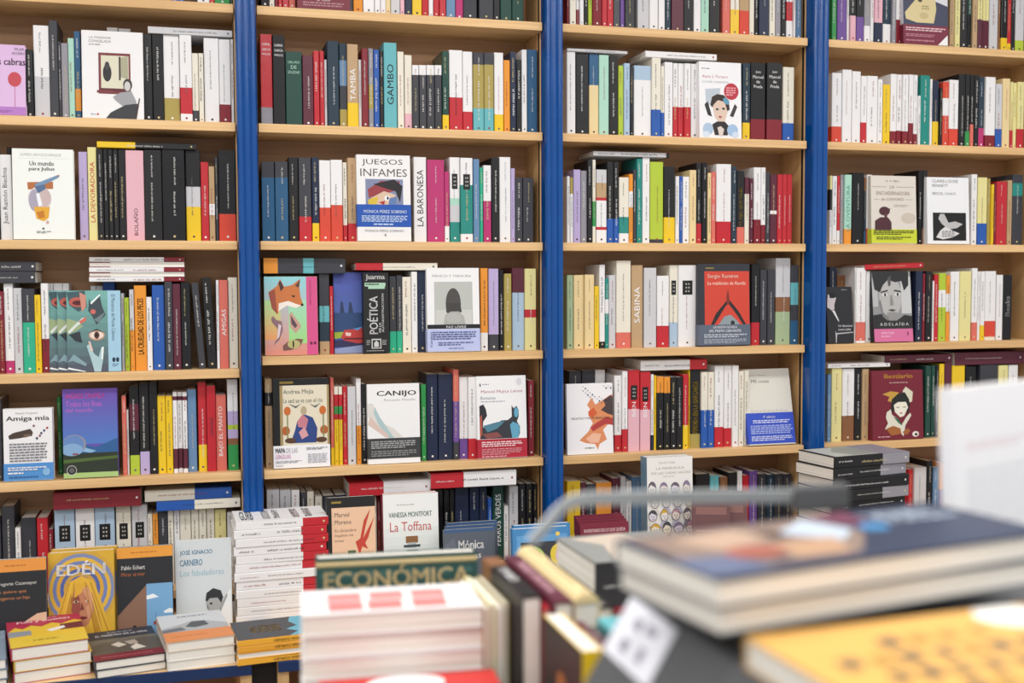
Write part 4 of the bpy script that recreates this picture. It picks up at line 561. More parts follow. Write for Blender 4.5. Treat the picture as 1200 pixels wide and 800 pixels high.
ledge_face(206, 272, 632, .212, 'pale grey cover with blue lettering and boy portrait', 'CDD4D8', [('t', '*JOSÉ IGNACIO', .08, .1, .66, .175, '3A86B0'), ('t', '*CARNERO', .08, .215, .48, .285, '3A86B0'), ('t', 'Los fabuladores', .08, .33, .86, .4, '8AB4C4'), ('p', [(.52, 1), (.56, .88), (.66, .84), (.82, .72), (.98, .56), (.99, 1)], 'E4E8EA'), ('e', .68, .72, .15, .11, 'A4A6A8'), ('p', [(.52, .68), (.54, .6), (.66, .55), (.8, .58), (.84, .66), (.8, .72), (.74, .66), (.6, .66), (.54, .7)], '2E3034'), ('e', .62, .72, .025, .012, '2A2A2C'), ('p', [(.56, .72), (.55, .78), (.58, .78)], '6A6C70'), ('e', .6, .82, .03, .01, '5A5A5E'), ('p', [(.6, .96), (.9, .62), (.92, .64), (.66, 1)], '9AA0A4')], t=.016)
def flat_book(P0, yaw, t, d, h, mode, col, label, group, art=None, bands=None, text=None, sh=.45, inset=.0012, hidden=False):
    """P0 = the near left lower corner; mode 'tail' or 'spine' or 'fore' names the edge towards the aisle"""
    if mode == 'tail': B = FLATUP
    elif mode == 'spine': B = T(h, 0, 0) @ LIE
    else: B = T(0, d, 0) @ LIEB
    return book_object(T(*P0) @ RZ(yaw) @ B, t, d, h, bands or [(1., col)], label, group, art, text, sh, mode == 'spine', inset=inset, hidden=hidden)
def pile(pl, pr, z0, specs, labels, group, depth, jit=.002, seed=1, z_pix=None):
    """pl, pr: pixels of the near lower corners on the surface z0"""
    A = on_z(*pl, z0); B = on_z(*pr, z0); yaw = math.degrees(math.atan2(B.y-A.y, B.x-A.x)); L = (B-A).length-.004; z = z0+.0003; rr = random.Random(seed)
    for i, sp in enumerate(specs):
        j = rr.uniform(-jit, jit); yw = yaw+rr.uniform(-1, 1)*jit*250
        mode = sp.get('mode', 'tail'); d, h = (L, depth) if mode == 'tail' else (depth, L)
        flat_book((A.x+j, A.y+rr.uniform(0, jit), z), yw, sp['t'], d, h, mode, sp.get('col', 'W'), labels[i], group, sp.get('art'), sp.get('bands'), sp.get('text'), hidden=sp.get('hid', False)); z += sp['t']+.0004
    return z
POS = ['bottom', 'second', 'third', 'fourth', 'fifth', 'sixth', 'seventh', 'eighth', 'ninth', 'tenth', '11th', '12th', '13th', '14th', '15th', '16th', '17th']
def plabels(n, top, rest_):
    return ['%s book from the bottom, %s' % (POS[i], rest_) if i else 'bottom book, %s' % rest_ for i in range(n-1)]+[top]
GP = 'books piled flat on the display ledge'
pile((-75, 818), (12, 806), LEDGE, [dict(t=.02, col='5A6A80'), dict(t=.02, col='6E7E92'), dict(t=.02, col='7E90A4', art=[('r', 0, 0, 1, .3, '8A9CB0'), ('l', .5, .1, .95, .2, 2, '4A5A70')])], plabels(3, 'blue-grey book topping the pile at the far left of the ledge', 'blue-grey pile at far left of ledge'), GP, .21, seed=3)
PUL = [('r', 0, 0, 1, 1, 'B42A48'), ('t', 'Pulls y wuwúes', .14, .1, .86, .2, 'F0E0E0'), ('l', .3, .04, .7, .08, 1, 'E0A0B0'), ('p', [(0, .45), (.1, .3), (.2, .38), (.32, .28), (.45, .36), (.6, .26), (.72, .34), (.9, .24), (1, .3), (1, .72), (0, .72)], 'E4BC2C'), ('p', [(.0, .44), (.3, .46), (.3, .62), (0, .64)], '8A9098'), ('p', [(.7, .36), (1, .34), (1, .56), (.68, .56)], '6A2430'), ('p', [(.5, .5), (.74, .42), (.76, .5), (.56, .58)], 'E8E0D8'), ('r', 0, .72, 1, 1, 'E0BE34'), ('l', .3, .78, .8, .86, 1, 'A88A20')]
pile((15, 803), (109, 789), LEDGE, [dict(t=.024, col='A82C4C'), dict(t=.024, col='D8B030'), dict(t=.026, col='B42A48', art=PUL)], plabels(3, 'crimson and yellow cover topping its pile, in front of the ringed face', 'crimson and yellow pile on ledge'), GP, .215, seed=5, jit=.003)
COE = [('r', 0, 0, 1, .3, '2E3440'), ('t', 'EL MAESTRO DE LA VIDA', .12, .14, .9, .2, 'D8D8DC'), ('l', .3, .06, .7, .1, 1, '9A9AA4'), ('r', 0, .3, 1, .8, '6A6458'), ('p', [(.0, .5), (.2, .4), (.5, .46), (.8, .36), (1, .42), (1, .8), (0, .8)], '565046'), ('p', [(.3, .5), (.42, .44), (.52, .56), (.4, .62)], 'C8BEB0'), ('p', [(.5, .46), (.66, .42), (.7, .54), (.58, .58)], 'A89C90'), ('p', [(.56, .66), (.66, .56), (.78, .72), (.6, .76)], 'D0C8BC'), ('r', 0, .8, 1, 1, '7A1E2C'), ('l', .1, .88, .9, .92, 1, 'A85A64')]
pile((112, 796), (197, 783.5), LEDGE, [dict(t=.017, col='3A3E48'), dict(t=.018, col='2E3440', art=COE)], plabels(2, 'dark cover with grey picture and dark red foot, topping its pile', 'dark covered pile before the brown building cover'), GP, .215, seed=6)
ORA = [('r', 0, 0, 1, 1, 'C8CCD0'), ('l', .3, .08, .8, .16, 1, '8A9098'), ('p', [(0, .5), (.3, .4), (.5, .3), (.7, .34), (1, .5), (1, .66), (0, .66)], 'A8ACB0'), ('p', [(.36, .5), (.48, .34), (.68, .34), (.72, .5), (.5, .56)], '4A4E54'), ('p', [(0, .56), (.3, .5), (.36, .62), (0, .66)], '6A6E74'), ('r', 0, .66, 1, 1, 'E0884A'), ('l', .1, .8, .9, .85, 1, 'C87038')]
pile((197, 787), (279, 776), LEDGE, [dict(t=.02, col='E8E4DE'), dict(t=.02, col='E8E4DE'), dict(t=.02, col='D8C0AC', art=ORA)], plabels(3, 'grey cover with orange foot topping a white-paged pile', 'white-paged pile before the boy portrait'), GP, .21, seed=7)
LAN = [('r', 0, 0, 1, 1, '44484E'), ('p', [(.0, 1), (.0, .5), (.2, .6), (.35, .5), (.5, .62), (.75, .56), (1, .6), (1, 1)], '62B2CC'), ('td', '*LANA CORUJO', .2, .84, .34, .97, 'E8F4F8'), ('td', '*HAN CANTADO BINGO', .3, .16, .7, .46, 'E0B050')]
pile((279, 781), (402, 766), LEDGE, [dict(t=.0135, mode='spine', col='EEA92A', text='K*LANA CORUJO'), dict(t=.0135, mode='fore', col='EEA92A'), dict(t=.0135, mode='spine', col='E8A02A', text='K*LANA CORUJO'), dict(t=.0135, mode='spine', col='EEA92A', text='K*LANA CORUJO', art=LAN)], plabels(4, 'book with blue and charcoal cover topping the yellow-spined pile', 'yellow-spined pile at the ledge edge'), GP, .14, seed=8, jit=.0015)
GUR = [('r', 0, 0, 1, 1, 'ECEBEE')]+[('td', a_, .1, v0, .86, v1, c_) for a_, v0, v1, c_ in (('*GURB', .06, .2, '22222A'), ('*NOTICIAS', .3, .38, '22222A'), ('*SIN', .42, .48, '22222A'), ('*MENDOZA', .62, .7, 'A02038'), ('*EDUARDO', .76, .84, '8A2038'))]
nm = 12
zt = pile((277, 733), (387, 722.5), LEDGE, [dict(t=.0205, mode='spine', bands=parse_bands('W72R' if i not in (5, 1) else 'W'), art=GUR if i == nm-1 else None, hid=i < 1) for i in range(nm)], plabels(nm, 'white book with black brush lettering topping the tall white and red pile', 'tall white and red pile by the post'), GP, .14, seed=9, jit=.004)
# covers standing on small piles at the back of the ledge, second and third bays
def riser_pile(X0, X1, Y0, ztop, cols_, tag_, depth=.13):
    n = len(cols_); t = (ztop-LEDGE-.001)/n
    for i in range(n):
        flat_book((X0, Y0, LEDGE+.0003+i*t), 0, t-.0006, depth, X1-X0, 'spine', cols_[i], '%s flat book from the bottom under %s' % (POS[i], tag_), GP, hidden=True)
def raised(x0, x1, yt, Y0, h, label, col, art, t, lean, cols_, tag_, **kw):
    a = math.radians(lean); zt_ = on_y((x0+x1)/2, yt, Y0+h*math.sin(a)).z; zb = zt_-h*math.cos(a)-t*math.sin(a)
    X0 = on_y(x0, yt+60, Y0).x; X1 = on_y(x1, yt+60, Y0).x
    if cols_ and zb > LEDGE+.015: riser_pile(X0-.02, X1+.03, Y0+.002, zb, cols_, tag_, .10)
    else: zb = LEDGE
    M = T(X0, Y0+t, zb+.0004) @ RX(-lean) @ FACE
    return book_object(M, t, X1-X0, h, kw.get('spine') or [(1., col)], label, 'books shown cover out on the display ledge', art, None, .4, False)
raised(384, 441, 582, 2.79, .20, 'peach cover with red swallow and black frame, beside the white bottle cover', '1E1E20', [('r', .1, .13, 1, 1, 'E8BE9C'), ('r', .1, .05, .3, .075, '9A8030'), ('t', 'Marvel', .16, .19, .46, .245, '5A4A48'), ('t', 'Moreno', .16, .28, .5, .335, '5A4A48'), ('t', 'En diciembre', .16, .39, .6, .43, '8A6A5C'), ('t', 'llegaban las', .16, .455, .54, .495, '8A6A5C'), ('t', 'brisas', .16, .52, .34, .55, '8A6A5C'), ('p', [(.58, .56), (.68, .52), (.76, .3), (.9, .16), (.8, .36), (.74, .52), (.98, .26), (.84, .52), (.78, .58), (.84, .66), (.72, .62), (.66, .72), (.62, .64)], 'C84030'), ('p', [(.12, .9), (.3, .78), (.44, .84), (.7, .8), (.9, .84), (.8, .92), (.2, .96)], 'B03A2C'), ('r', .42, .66, .58, .78, '5A6A48')], .018, 5, ['k', 'W', 'M'], 'the swallow cover')
raised(450, 515, 578, 2.80, .215, 'white cover with corked glass bottle and red title', 'E6EAEA', [('r', 0, 0, 1, 1, 'E6EAEA'), ('g', 0, .4, 1, 1, 'DCE4E4', 'B8C8CA', 6), ('t', '*VANESSA MONTFORT', .1, .215, .88, .275, '4A7A6C'), ('t', 'La Toffana', .12, .33, .87, .44, 'C04A4C'), ('l', .25, .12, .75, .14, 1, 'A8B0A8'), ('r', .4, .50, .62, .58, '8A6038'), ('r', .43, .575, .59, .64, 'A8B4B8'), ('r', .36, .6, .66, .63, '3A4A50'), ('p', [(.22, .8), (.3, .7), (.42, .66), (.6, .66), (.74, .7), (.8, .8), (.8, 1), (.22, 1)], '44565C'), ('p', [(.25, .81), (.33, .73), (.44, .69), (.58, .69), (.7, .73), (.77, .81), (.77, 1), (.25, 1)], 'B8C6CA'), ('e', .51, .84, .085, .09, '5A6468'), ('e', .51, .85, .055, .06, 'D8D0C8'), ('p', [(.4, .92), (.62, .92), (.66, 1), (.36, 1)], '5A6468')], .035, 4, ['r', 'W', 'k'], 'the bottle cover', spine=[(1., 'B0283C')])
def ink_head(cu, cv, i):
    r_ = random.Random(i+40); rx = r_.uniform(.075, .1); ry = r_.uniform(.06, .08); k_ = '34343A'; sk = ['E8E4E2', 'E2D8D0', 'DAD4E4', 'E6DCC8'][r_.randrange(4)]; hr = ['3A3A42', '6A6070', 'D8A838', '8A7A9C', '4A4A52', 'B88A98'][r_.randrange(6)]
    ang = lambda a: (cu+rx*math.cos(a), cv+ry*math.sin(a))
    hair = [ang(3.14159+.35*q_) for q_ in range(10)]+[(cu+rx*.6, cv-ry*r_.uniform(.1, .5)), (cu-rx*.3, cv-ry*r_.uniform(.2, .6))]
    return [('p', [(cu-rx*1.2, cv+ry*2), (cu-rx*.6, cv+ry*.8), (cu+rx*.6, cv+ry*.8), (cu+rx*1.2, cv+ry*2)], ['B4B0C4', 'D8D0CC', '8A8694', 'C8C0A8'][r_.randrange(4)]), ('e', cu, cv, rx*1.06, ry*1.06, k_), ('e', cu, cv, rx*.94, ry*.94, sk), ('p', hair, hr), ('r', cu-rx*.5, cv+.005, cu-rx*.2, cv+.012, k_), ('r', cu+rx*.15, cv+.005, cu+rx*.45, cv+.012, k_), ('p', [(cu, cv+.01), (cu+.015, cv+.03), (cu-.005, cv+.03)], '8A8488'), ('r', cu-rx*.25, cv+ry*.6, cu+rx*.3, cv+ry*.68, '6A4A5A')]
raised(759, 812.5, 535, 2.83, .235, 'white cover with crowd of ink-drawn faces, before the third bay', 'E9E8E6', [('r', 0, 0, 1, 1, 'E9E8E6')]+[('t', 'David Uclés', .26, .05, .62, .08, 'B0A89C'), ('t', 'LA PENÍNSULA', .2, .11, .82, .145, 'A89C8A'), ('t', 'DE LAS CASAS VACÍAS', .1, .165, .95, .2, 'A89C8A'), ('l', .35, .22, .7, .235, 1, 'C0B8AC')]+sum([ink_head(.13+.25*(i % 4)+.05*((i//4) % 2)-.02, .36+.155*(i//4), i) for i in range(16)], []), .045, 2, ['k', 'j', 'W', 'r', 'K'], 'the ink-drawn faces cover', spine=[(1., '6A90AC')])
for i in range(3):
    ledge_face(522+i*1.5, 582+i*1.5, 619-i*4, .205, ['front slate cover with white lettering, before the green spine', 'middle slate copy behind the white-lettered slate cover', 'rear slate copy behind the white-lettered slate cover'][i], '4C5668', [('r', 0, 0, 1, 1, '565E6C'), ('p', [(0, .2), (.2, .1), (.3, .5), (0, .6)], '62687A'), ('t', '*Mónica', .28, .14, .78, .25, 'ECECEE'), ('t', '*Rojas', .34, .29, .72, .39, 'ECECEE'), ('r', 0, 0, 1, .04, '3A5A88')], t=.012, lean=5)
for i in range(2):
    ledge_face(603+i*1.5, 669+i*1.5, 618-i*4, .215, ['front sky blue cover with green and yellow round badges', 'rear copy behind the sky blue badge cover'][i], '3E86C4', [('r', .07, .08, .97, .3, '5A9CD4'), ('r', .14, .16, .94, .98, '3A3C44'), ('e', .36, .34, .2, .13, '8AB84A'), ('e', .36, .34, .16, .105, '5A9A38'), ('p', [(.28, .36), (.36, .29), (.46, .31), (.4, .39)], 'C8A080'), ('e', .82, .31, .16, .12, 'E0C83A'), ('p', [(.77, .26), (.87, .3), (.83, .38), (.75, .37)], 'D8A0C8'), ('e', .8, .08, .04, .025, 'E8C858'), ('p', [(.06, .42), (.12, .62), (.1, .64)], 'E8E0C0')], t=.022, lean=5)
for i in range(4):
    ledge_face(684-i*2, 741-i*2.5, 612-i*3.2, .205, ['frontmost', 'second', 'third', 'rearmost'][i]+' of four crimson covers leaning together below the orange spines', '7A1E34', [('t', 'INVENTARIO DE LO QUE QUEDA', .08, .07, .93, .12, 'E8CDD0'), ('t', 'CUANDO EL BOSQUE ARDE', .16, .155, .86, .205, 'E8CDD0'), ('l', .1, .5, .9, .6, 2, 'B06A78')], t=.012, lean=8)
X_ = on_y(818, 600, 2.66).x; riser_pile(X_-.01, X_+.15, 2.66, .745, ['k', 'W', 'M', 'k', 'r'], 'x', .12)
for i in range(2):
    book_object(T(X_+.004+.055*i, 2.70+.012*i, .7456) @ RZ(-22) @ RX(-28) @ FACE, .022, .10, .20, [(1., '5A2A2C')], ['left', 'right'][i]+' of two tilted dark brown-red books right of the ink-drawn faces', 'books shown cover out on the display ledge', [('r', .1, .2, .9, .3, '7A4A44'), ('l', .1, .5, .9, .6, 2, 'A88078')], None, .4, False)
# tall pile of black books in front of the rightmost bay
A_ = on_y(977, 536, 2.62); B_ = on_y(1064, 530, 2.66)
yaw_ = math.degrees(math.atan2(B_.y-A_.y, B_.x-A_.x)); zt_ = A_.z; n = 12; t_ = (zt_-LEDGE)/n; rr = random.Random(4)
for i in range(n):
    top = i == n-1
    flat_book((A_.x+rr.uniform(-.006, .004), A_.y+rr.uniform(-.004, .006), LEDGE+.0003+i*t_), yaw_+rr.uniform(-2, 2), t_-.0005, .15, (B_-A_).length, 'spine', 'K', ('topmost black book with grey photo cover on the tall black pile, right' if top else '%s book from bottom of the tall black pile at the right' % POS[i]), GP, [('r', .04, .04, .96, .96, 'B4B8B4'), ('p', [(.1, .3), (.5, .2), (.9, .4), (.9, .9), (.1, .9)], '8E948E'), ('r', 0, .62, 1, 1, '8A8694')] if top else None, parse_bands('K64S' if i in (n-1, n-2, n-4) else 'K'), hidden=i < n-6)
# ================================================================== display table in the foreground
TZ = .955
def wp(px, py, zr): return on_z(px, py, CAM.z+zr)
TX0, TX1, TY0, TY1 = .17, 1.75, .30, 1.66
root = empty('display_table', T((TX0+TX1)/2, (TY0+TY1)/2, 0)); tag(root, 'pale display table crowded with books in the blurred foreground', 'table')
def tpart(nm_, mt, *a):
    m_ = MB(); m_.box(*a); p_ = m_.obj(nm_, mt, root); p_.matrix_world = Matrix(); return p_
M_TABLE = mat_plain('table_laminate', (.80, .79, .77), .5, 0, .02, 8)
bevel(tpart('table_top', M_TABLE, TX0, TX1, TY0, TY1, TZ-.03, TZ), .003)
for x_ in (TX0+.06, TX1-.12):
    for y_ in (TY0+.06, TY1-.12): tpart('leg', M_TABLE, x_, x_+.06, y_, y_+.06, .001, TZ-.0305)
GF = 'books on the foreground display table'
# pile of thick white books, fore edges to the aisle
SQ = [('r', 0, 0, 1, 1, 'EFECEC')]+[('r', .18, v_, .52, v_+.19, 'E08A88') for v_ in (.18, .42, .66)]+[('r', .56, v_+.02, .9, v_+.21, 'DC7E7C') for v_ in (.17, .42, .64)]+[('l', .2, .1, .5, .16, 3, 'C8C4C8'), ('r', .5, .7, .54, .98, 'B4B0B4')]
A_ = wp(353, 722, -.372); B_ = wp(566, 709, -.372); yaw_ = math.degrees(math.atan2(B_.y-A_.y, B_.x-A_.x)); L_ = (B_-A_).length
n = 7; t_ = (A_.z-TZ)/n
for i in range(n):
    flat_book((A_.x+.002*(i % 2), A_.y+.002*((i*3) % 2), TZ+.0003+i*t_), yaw_+.3*(i % 3-1), t_-.0006, .102, L_, 'fore', 'ECE8E8', 'topmost thick white book with pink squares on its cover' if i == n-1 else '%s thick white book from bottom of the blurred white pile' % POS[i], GF, SQ if i == n-1 else None, inset=.001, sh=.5, hidden=i < 2)
# red book in front of it
A_ = wp(362, 798, -.443); flat_book((A_.x, A_.y-.14, TZ+.03), yaw_, A_.z-TZ-.0302, .138, L_*.96, 'fore', 'D8322E', 'red book with white oval at the bottom edge, before the white pile', GF, [('r', 0, 0, 1, 1, 'D8322E'), ('e', .2, .52, .2, .22, 'F0EEEE')])
flat_book((A_.x, A_.y-.14, TZ+.0003), yaw_+.5, .0292, .14, L_*.96, 'fore', 'C8C0BC', 'pale book beneath the red book with the white oval', GF)
# large green and gold volume standing behind the pile
P_ = wp(372, 657, -.385); Q_ = wp(562, 648, -.385); yw = math.degrees(math.atan2(Q_.y-P_.y, Q_.x-P_.x)); hh = P_.z-TZ-.001
ECO = [('r', 0, 0, 1, 1, '1F4A46'), ('r', 0, .035, 1, .07, 'D8C08A'), ('r', 0, .075, 1, .085, '8A7A4A')]+[('e', .08+.12*i, .15, .055, .03, '3A6460') for i in range(8)]+[('t', '*ECONÓMICA', .05, .085, .95, .27, 'DFC48C'), ('r', 0, .5, 1, .53, 'D8C08A')]
book_object(T(P_.x, P_.y+.03, TZ+.0005) @ RZ(yw) @ RX(-4) @ FACE, .035, (Q_-P_).length, hh, [(1., '1F4A46')], 'dark green volume with gold lettering standing behind the white pile', GF, ECO, None, .7, False, inset=.002)
# row of books standing on their fore edges, spines up, ends towards the camera
SPUP = cols((1, 0, 0), (0, 0, -1), (0, 1, 0))          # spine up, head of the book towards the wall
def up_book(x0, x1, y0, y1, zr, bands, label, tilt=0., rs=0., art=None, text=None, sh=.4):
    t = x1-x0; zt = CAM.z+zr; d = zt-TZ-.0008
    return book_object(T(x0, y0, zt) @ RY(tilt) @ SPUP, t, d, y1-y0, parse_bands(bands), label, GF, art, text, sh, True, rs=rs, inset=.002)
for i, (c_, nm_) in enumerate((('e', 'tan'), ('y', 'pale yellow'), ('I', 'ivory'), ('u', 'olive gold'))):
    x_ = .3105+i*.0080; hb_ = CAM.z-.376+.003*(i % 2)-TZ
    book_object(T(x_+.0074, 1.378, TZ+.0004) @ RZ(180), .0074, .132-.004*(i % 2), hb_, parse_bands(c_), '%s thin book, %s in the upright row beside the white pile' % (nm_, ORD[i]), GF, None, None, .3, True)
up_book(.3435, .3660, 1.200, 1.385, -.352, 'n24K', 'black book with brown side and white pages, spine upward', text='WOBRAS')
up_book(.3665, .3715, 1.185, 1.385, -.362, 'R', 'thin red book wedged between black and crimson spines')
up_book(.3722, .3938, 1.170, 1.385, -.352, 'M', 'crimson-brown book with pale lettering, spine upward', text='PINVENTARIO GENERAL')
up_book(.3945, .4240, 1.170, 1.405, -.346, 'C', 'cream hardback with rounded spine, lying spine upward', rs=.009)
up_book(.4250, .4480, 1.190, 1.385, -.368, 'K', 'black book beside the cream rounded hardback')
up_book(.4490, .4760, 1.200, 1.385, -.40, 'u', 'olive book at the right end of the upright row')
# nearer row: one book shows its ornamented cover to the left and a yellow spine to the camera
o = book_object(T(.356, 1.03, TZ+.0004), .0215, .132, CAM.z-.362-TZ, parse_bands('Y'), 'yellow-spined book with ornamented dark brown cover facing left', GF, None, None, .4, False)
pic = MB(); hb = CAM.z-.362-TZ
for k_, (sh_, c_) in enumerate(((None, '2E2826'), ((.5, .62, .26, .2), '8A5226'), ((.5, .62, .19, .14), '2E2826'), ((.5, .3, .12, .07), 'A8642E'), ((.3, .8, .08, .06), '9A4A28'), ((.7, .85, .09, .05), 'A05A2C'), ((.5, .62, .08, .07), '6A7078'))):
    x_ = -.0004-.00006*k_
    if sh_ is None: pic.add([(x_, .001, .0005), (x_, .131, .0005), (x_, .131, hb-.0005), (x_, .001, hb-.0005)], [(0, 1, 2, 3)], colr(c_), .3)
    else: pic.add([(x_, .132*(sh_[0]+sh_[2]*math.cos(i*.2856)), hb*(1-sh_[1]+sh_[3]*math.sin(i*.2856))) for i in range(22)], [tuple(range(22))], colr(c_), .3)
pic.obj('cover_picture', M_STOCK, o)
up_book(.3785, .4005, 1.03, 1.160, -.372, 'M', 'dark crimson book, spine upward, in the nearer row')
up_book(.4015, .4180, 1.05, 1.160, -.380, 'K60Y68K', 'black book with yellow mark in the nearer row')
up_book(.4190, .4480, 1.05, 1.165, -.372, 'q45v80q', 'turquoise and lilac book in the nearer row')
up_book(.4490, .4860, 1.00, 1.165, -.41, 's', 'light grey book in the nearer row')
# photo book lying behind the upright row
zq = TZ+.0003; zt_ = CAM.z-.386
for i, (t_, c_, lb) in enumerate((((zt_-TZ)*.3, 'K', 'lower black book under the photo book behind the upright row'), ((zt_-TZ)*.3, 'r', 'middle dark red book under the photo book behind the upright row'), ((zt_-TZ)*.4-.0015, '2A2A2E', 'black book with grey photo cover lying behind the upright row'))):
    flat_book((.514+.002*i, 1.446, zq), 2, t_, .16, .17, 'spine', c_, lb, GF, [('r', 0, 0, 1, 1, '8C8F8C'), ('p', [(.1, .2), (.6, .3), (.9, .1), (1, .6), (.5, .8), (0, .6)], 'C8B8A8'), ('p', [(0, .5), (.5, .6), (.4, 1), (0, 1)], '5A6064')] if i == 2 else None); zq += t_+.0004
# charcoal stand with a card, big books lying on it
ZP = 1.30                                                    # top of the upper big book
Nc = on_z(842, 681, ZP); yaw_b = 10.5; Lb = .325; Db = .132; tb = .019
ca, sa = math.cos(math.radians(yaw_b)), math.sin(math.radians(yaw_b))
ZS = ZP-2*tb-.0225
def loc(u, v, z): return (Nc.x+u*ca-v*sa, Nc.y+u*sa+v*ca, z)
m = MB(); SX0, SX1, SY0, SY1 = .352, 1.05, .32, .885; SD = (ZS-TZ)*.6
top = [(SX0, SY0, ZS), (SX1, SY0, ZS), (SX1, SY1, ZS), (SX0, SY1, ZS)]; bot = [(SX0-SD, SY0, TZ+.0005), (SX1, SY0, TZ+.0005), (SX1, SY1, TZ+.0005), (SX0-SD, SY1, TZ+.0005)]
m.add(bot+top, [(0, 3, 2, 1), (4, 5, 6, 7), (0, 1, 5, 4), (1, 2, 6, 5), (2, 3, 7, 6), (3, 0, 4, 7)])
st = empty('book_stand', T(.6, .6, TZ)); tag(st, 'charcoal grey sloping book stand on the foreground table', 'stand')
q = bevel(m.obj('stand_body', M_CHAR, st), .003); q.matrix_world = Matrix()
# card on its sloping left side
def slope(v, s): a_ = Vector((SX0, v, ZS)); b_ = Vector((SX0-SD, v, TZ)); return a_.lerp(b_, s)
nrm = (slope(.1, 0)-slope(0, 0)).cross(slope(0, 1)-slope(0, 0)).normalized()
if nrm.x > 0: nrm = -nrm
va, vb, sa_, sb_ = .880, .785, .02, .17
mc = MB(); c4 = [slope(va, sa_), slope(vb, sa_), slope(vb, sb_), slope(va, sb_)]
mc.add([tuple(p+nrm*.0006) for p in c4]+[tuple(p+nrm*.0018) for p in c4], [(0, 1, 2, 3), (7, 6, 5, 4), (0, 4, 5, 1), (1, 5, 6, 2), (2, 6, 7, 3), (3, 7, 4, 0)], colr('E8E8F2'))
cr = empty('price_card', T(*slope(.83, .1))); tag(cr, 'white card with dark printed marks on the side of the charcoal stand', 'card')
q = mc.obj('card', M_STOCK, cr); q.matrix_world = Matrix()
mk = MB()
for a0, a1, b0, b1 in ((.55, .75, .2, .34), (.3, .45, .22, .4), (.6, .72, .55, .8), (.25, .4, .6, .82)):
    g4 = [c4[0].lerp(c4[1], f).lerp(c4[3].lerp(c4[2], f), s_) for f, s_ in ((a0, b0), (a1, b0), (a1, b1), (a0, b1))]
    mk.add([tuple(p+nrm*.002) for p in g4], [(0, 1, 2, 3)], (.3, .3, .36))
q = mk.obj('printed_mark', M_STOCK, cr); q.matrix_world = Matrix(); q['kind'] = 'stuff'
# yellow book under the pile, then two big books
YN = on_z(889, 744, ZS+.0215)
YEL = [('r', 0, 0, 1, 1, 'E2A850'), ('e', .1, .12, .12, .12, 'F0ECE6'), ('e', .74, .70, .05, .05, 'F0ECE6')]
rr = random.Random(21)
for u_, v_, n_ in ((.16, .30, 4), (.30, .22, 7), (.44, .16, 7), (.58, .12, 6)):                # dark rough lettering
    for k_ in range(n_):
        w_ = rr.uniform(.05, .085); YEL.append(('p', [(u_, v_+k_*.1), (u_+.02, v_+k_*.1+w_), (u_+.10, v_+k_*.1+w_*.9), (u_+.085, v_+k_*.1+.01)], rr.choice(['6A5E48', '5A5246', '8A7448', 'A8843C'])))
book_object(T(YN.x, YN.y-.205, ZS+.0005) @ RZ(3) @ T(0, .205, 0) @ LIEB, .021, .205, .23, [(1., 'D0A050')], 'yellow cover with dark lettering lying at the lower right corner', GF, YEL, None, .4, False, inset=.001)
BIG = [('r', 0, 0, 1, 1, '22304E'), ('p', [(.03, .44), (.5, .42), (.86, .56), (.86, .97), (.03, .97)], '8A7468'), ('p', [(.05, .46), (.4, .42), (.6, .52), (.3, .62)], 'B4C2D2'), ('p', [(.5, .52), (.84, .58), (.8, .72), (.5, .7)], 'B89070'), ('p', [(.2, .62), (.4, .6), (.44, .74), (.24, .78)], '4A3A38'), ('p', [(.56, .72), (.8, .74), (.78, .84), (.6, .86)], '5A4648'), ('e', .6, .78, .12, .08, 'A85A48'), ('p', [(.1, .7), (.4, .66), (.5, .84), (.2, .9)], 'B89A84'), ('p', [(.6, .86), (.95, .82), (.97, 1), (.55, 1)], '5E6A8A'), ('p', [(0, .3), (.4, .34), (.3, .42), (0, .44)], '6A2E4A'), ('e', .42, .36, .09, .04, '3A8CC8'), ('td', 'TERRA', .12, .06, .4, .3, 'B8C8DA'), ('r', .93, .0, .96, 1, '3A4A6A')]
zz = ZS+.0225
for i in range(2):
    k_ = 2-i*2
    flat_book(loc(.000+.004*(1-i), .0+.003*(1-i), zz), yaw_b+(0 if i else -.8), tb, Db, Lb-.004*(1-i), 'fore', '22304E' if i else '5A6068', 'big dark blue book with photo cover on top, blurred at right' if i else 'lower of the two big blurred books at right', GF, BIG if i else None, inset=.0005, sh=.6); zz += tb+.0004
# upright white booklet behind them
WP = on_y(1108, 456, .86); WB = ZS+.0006
wh = WP.z-WB
book_object(T(WP.x, WP.y, WB) @ RZ(22) @ RX(-3) @ FACE, .012, .16, wh, [(1., 'EEEEF2')], 'white booklet with faint lines standing at the right edge', GF, [('l', .15, .3, .9, .36, 2, 'E2CFD6'), ('l', .15, .45, .9, .8, 7, 'D6D8DE')], None, .3, False)
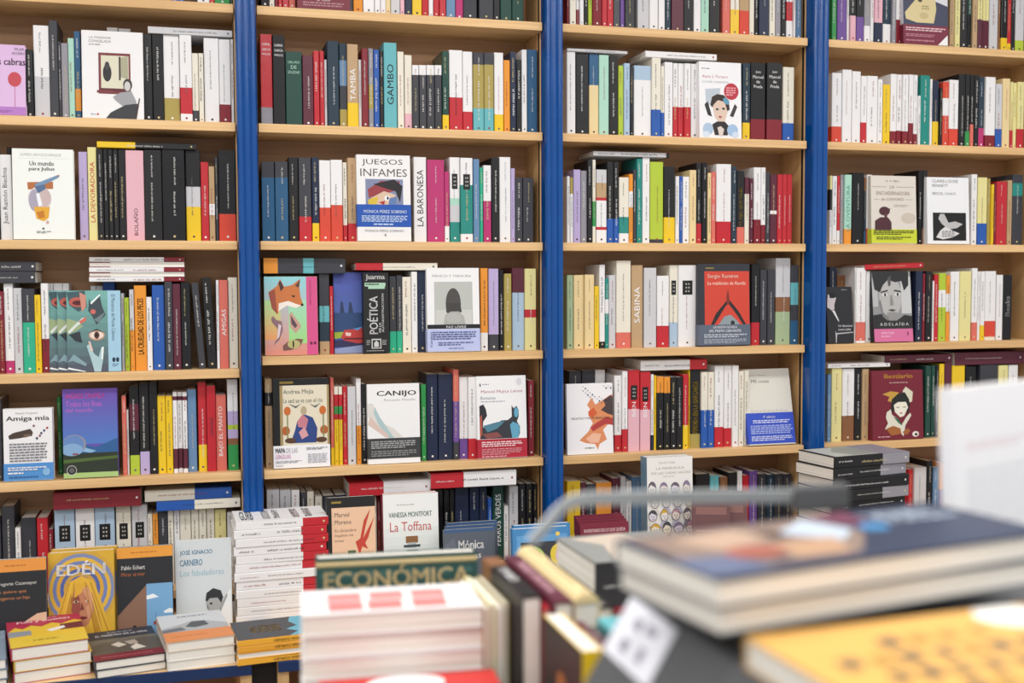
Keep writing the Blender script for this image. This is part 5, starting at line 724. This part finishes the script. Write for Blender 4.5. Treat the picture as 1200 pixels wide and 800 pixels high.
# bent grey holder arm with its clamp
def strip(pts, wd, th):
    mb = MB(); n_ = len(pts)
    for i, p in enumerate(pts):
        d_ = (pts[min(i+1, n_-1)]-pts[max(i-1, 0)]).normalized(); up = Vector((0, -.35, 1)).normalized(); side = d_.cross(up).normalized(); up2 = side.cross(d_)
        for a_, b_ in ((-1, -1), (1, -1), (1, 1), (-1, 1)): mb.v.append(tuple(p+up2*(a_*wd/2)+side*(b_*th/2)))
    for i in range(n_-1):
        for k_ in range(4):
            j_ = (k_+1) % 4; mb.add([], [(i*4+k_, i*4+j_, i*4+4+j_, i*4+4+k_)])
    mb.add([], [(3, 2, 1, 0), tuple(range((n_-1)*4, n_*4))]); return mb
ar = empty('holder_arm', T(.6, .93, TZ)); tag(ar, 'bent grey metal holder arm reaching left above the foreground books', 'holder')
pts = [on_y(px_, py_, .93) for px_, py_ in ((622, 636), (640, 616), (655, 598), (668, 588), (690, 584), (800, 582), (935, 581))]
q = strip(pts, .013, .002).obj('arm_strip', M_STEEL, ar); q.matrix_world = Matrix()
e_ = pts[-1]; m = MB(); m.box(e_.x-.006, e_.x+.05, e_.y-.008, e_.y+.008, e_.z-.014, e_.z+.010); q = bevel(m.obj('clamp', M_CHAR, ar), .003); q.matrix_world = Matrix()
m = MB(); m.box(e_.x+.036, e_.x+.046, e_.y-.005, e_.y+.005, TZ+.0006, e_.z-.014); q = m.obj('upright_rod', M_CHAR, ar); q.matrix_world = Matrix()
# the rows go on to the left end of the leftmost bay
for k in range(6):
    z_ = shelf_z('A', k); lim = min([a for a, b_, zz_, yy in tops['A%d' % k]]+[-.46 if k in (1, 4) else 9])-.002; x_ = bay_x('A')[0]+.004; rr = random.Random(50+k)
    if k == 1: lim = -.50
    while x_ < lim-.03:
        t_ = rr.uniform(.010, .028); bl = [(.7, colr(rr.choice('WWKkIRBsyNd'))), (1., colr(rr.choice('WKRBOs')))]; h_ = rr.uniform(.19, .225); M_ = T(x_, YF+.034, z_+.0002)
        rest.merge(book_cover(t_, .12, h_, bl, .3), M_, 0); rest.merge(page_block(t_, .12, h_), M_, 1); rest.merge(spine_letters(t_, h_, bl, None, rr), M_, 0); x_ += t_+.0006
if rest.f:
    o = rest.obj('remaining_books', [M_STOCK, M_PAGE]); o['kind'] = 'stuff'; tag(o, 'remaining narrow or half-hidden books between the larger ones on every shelf', 'books')
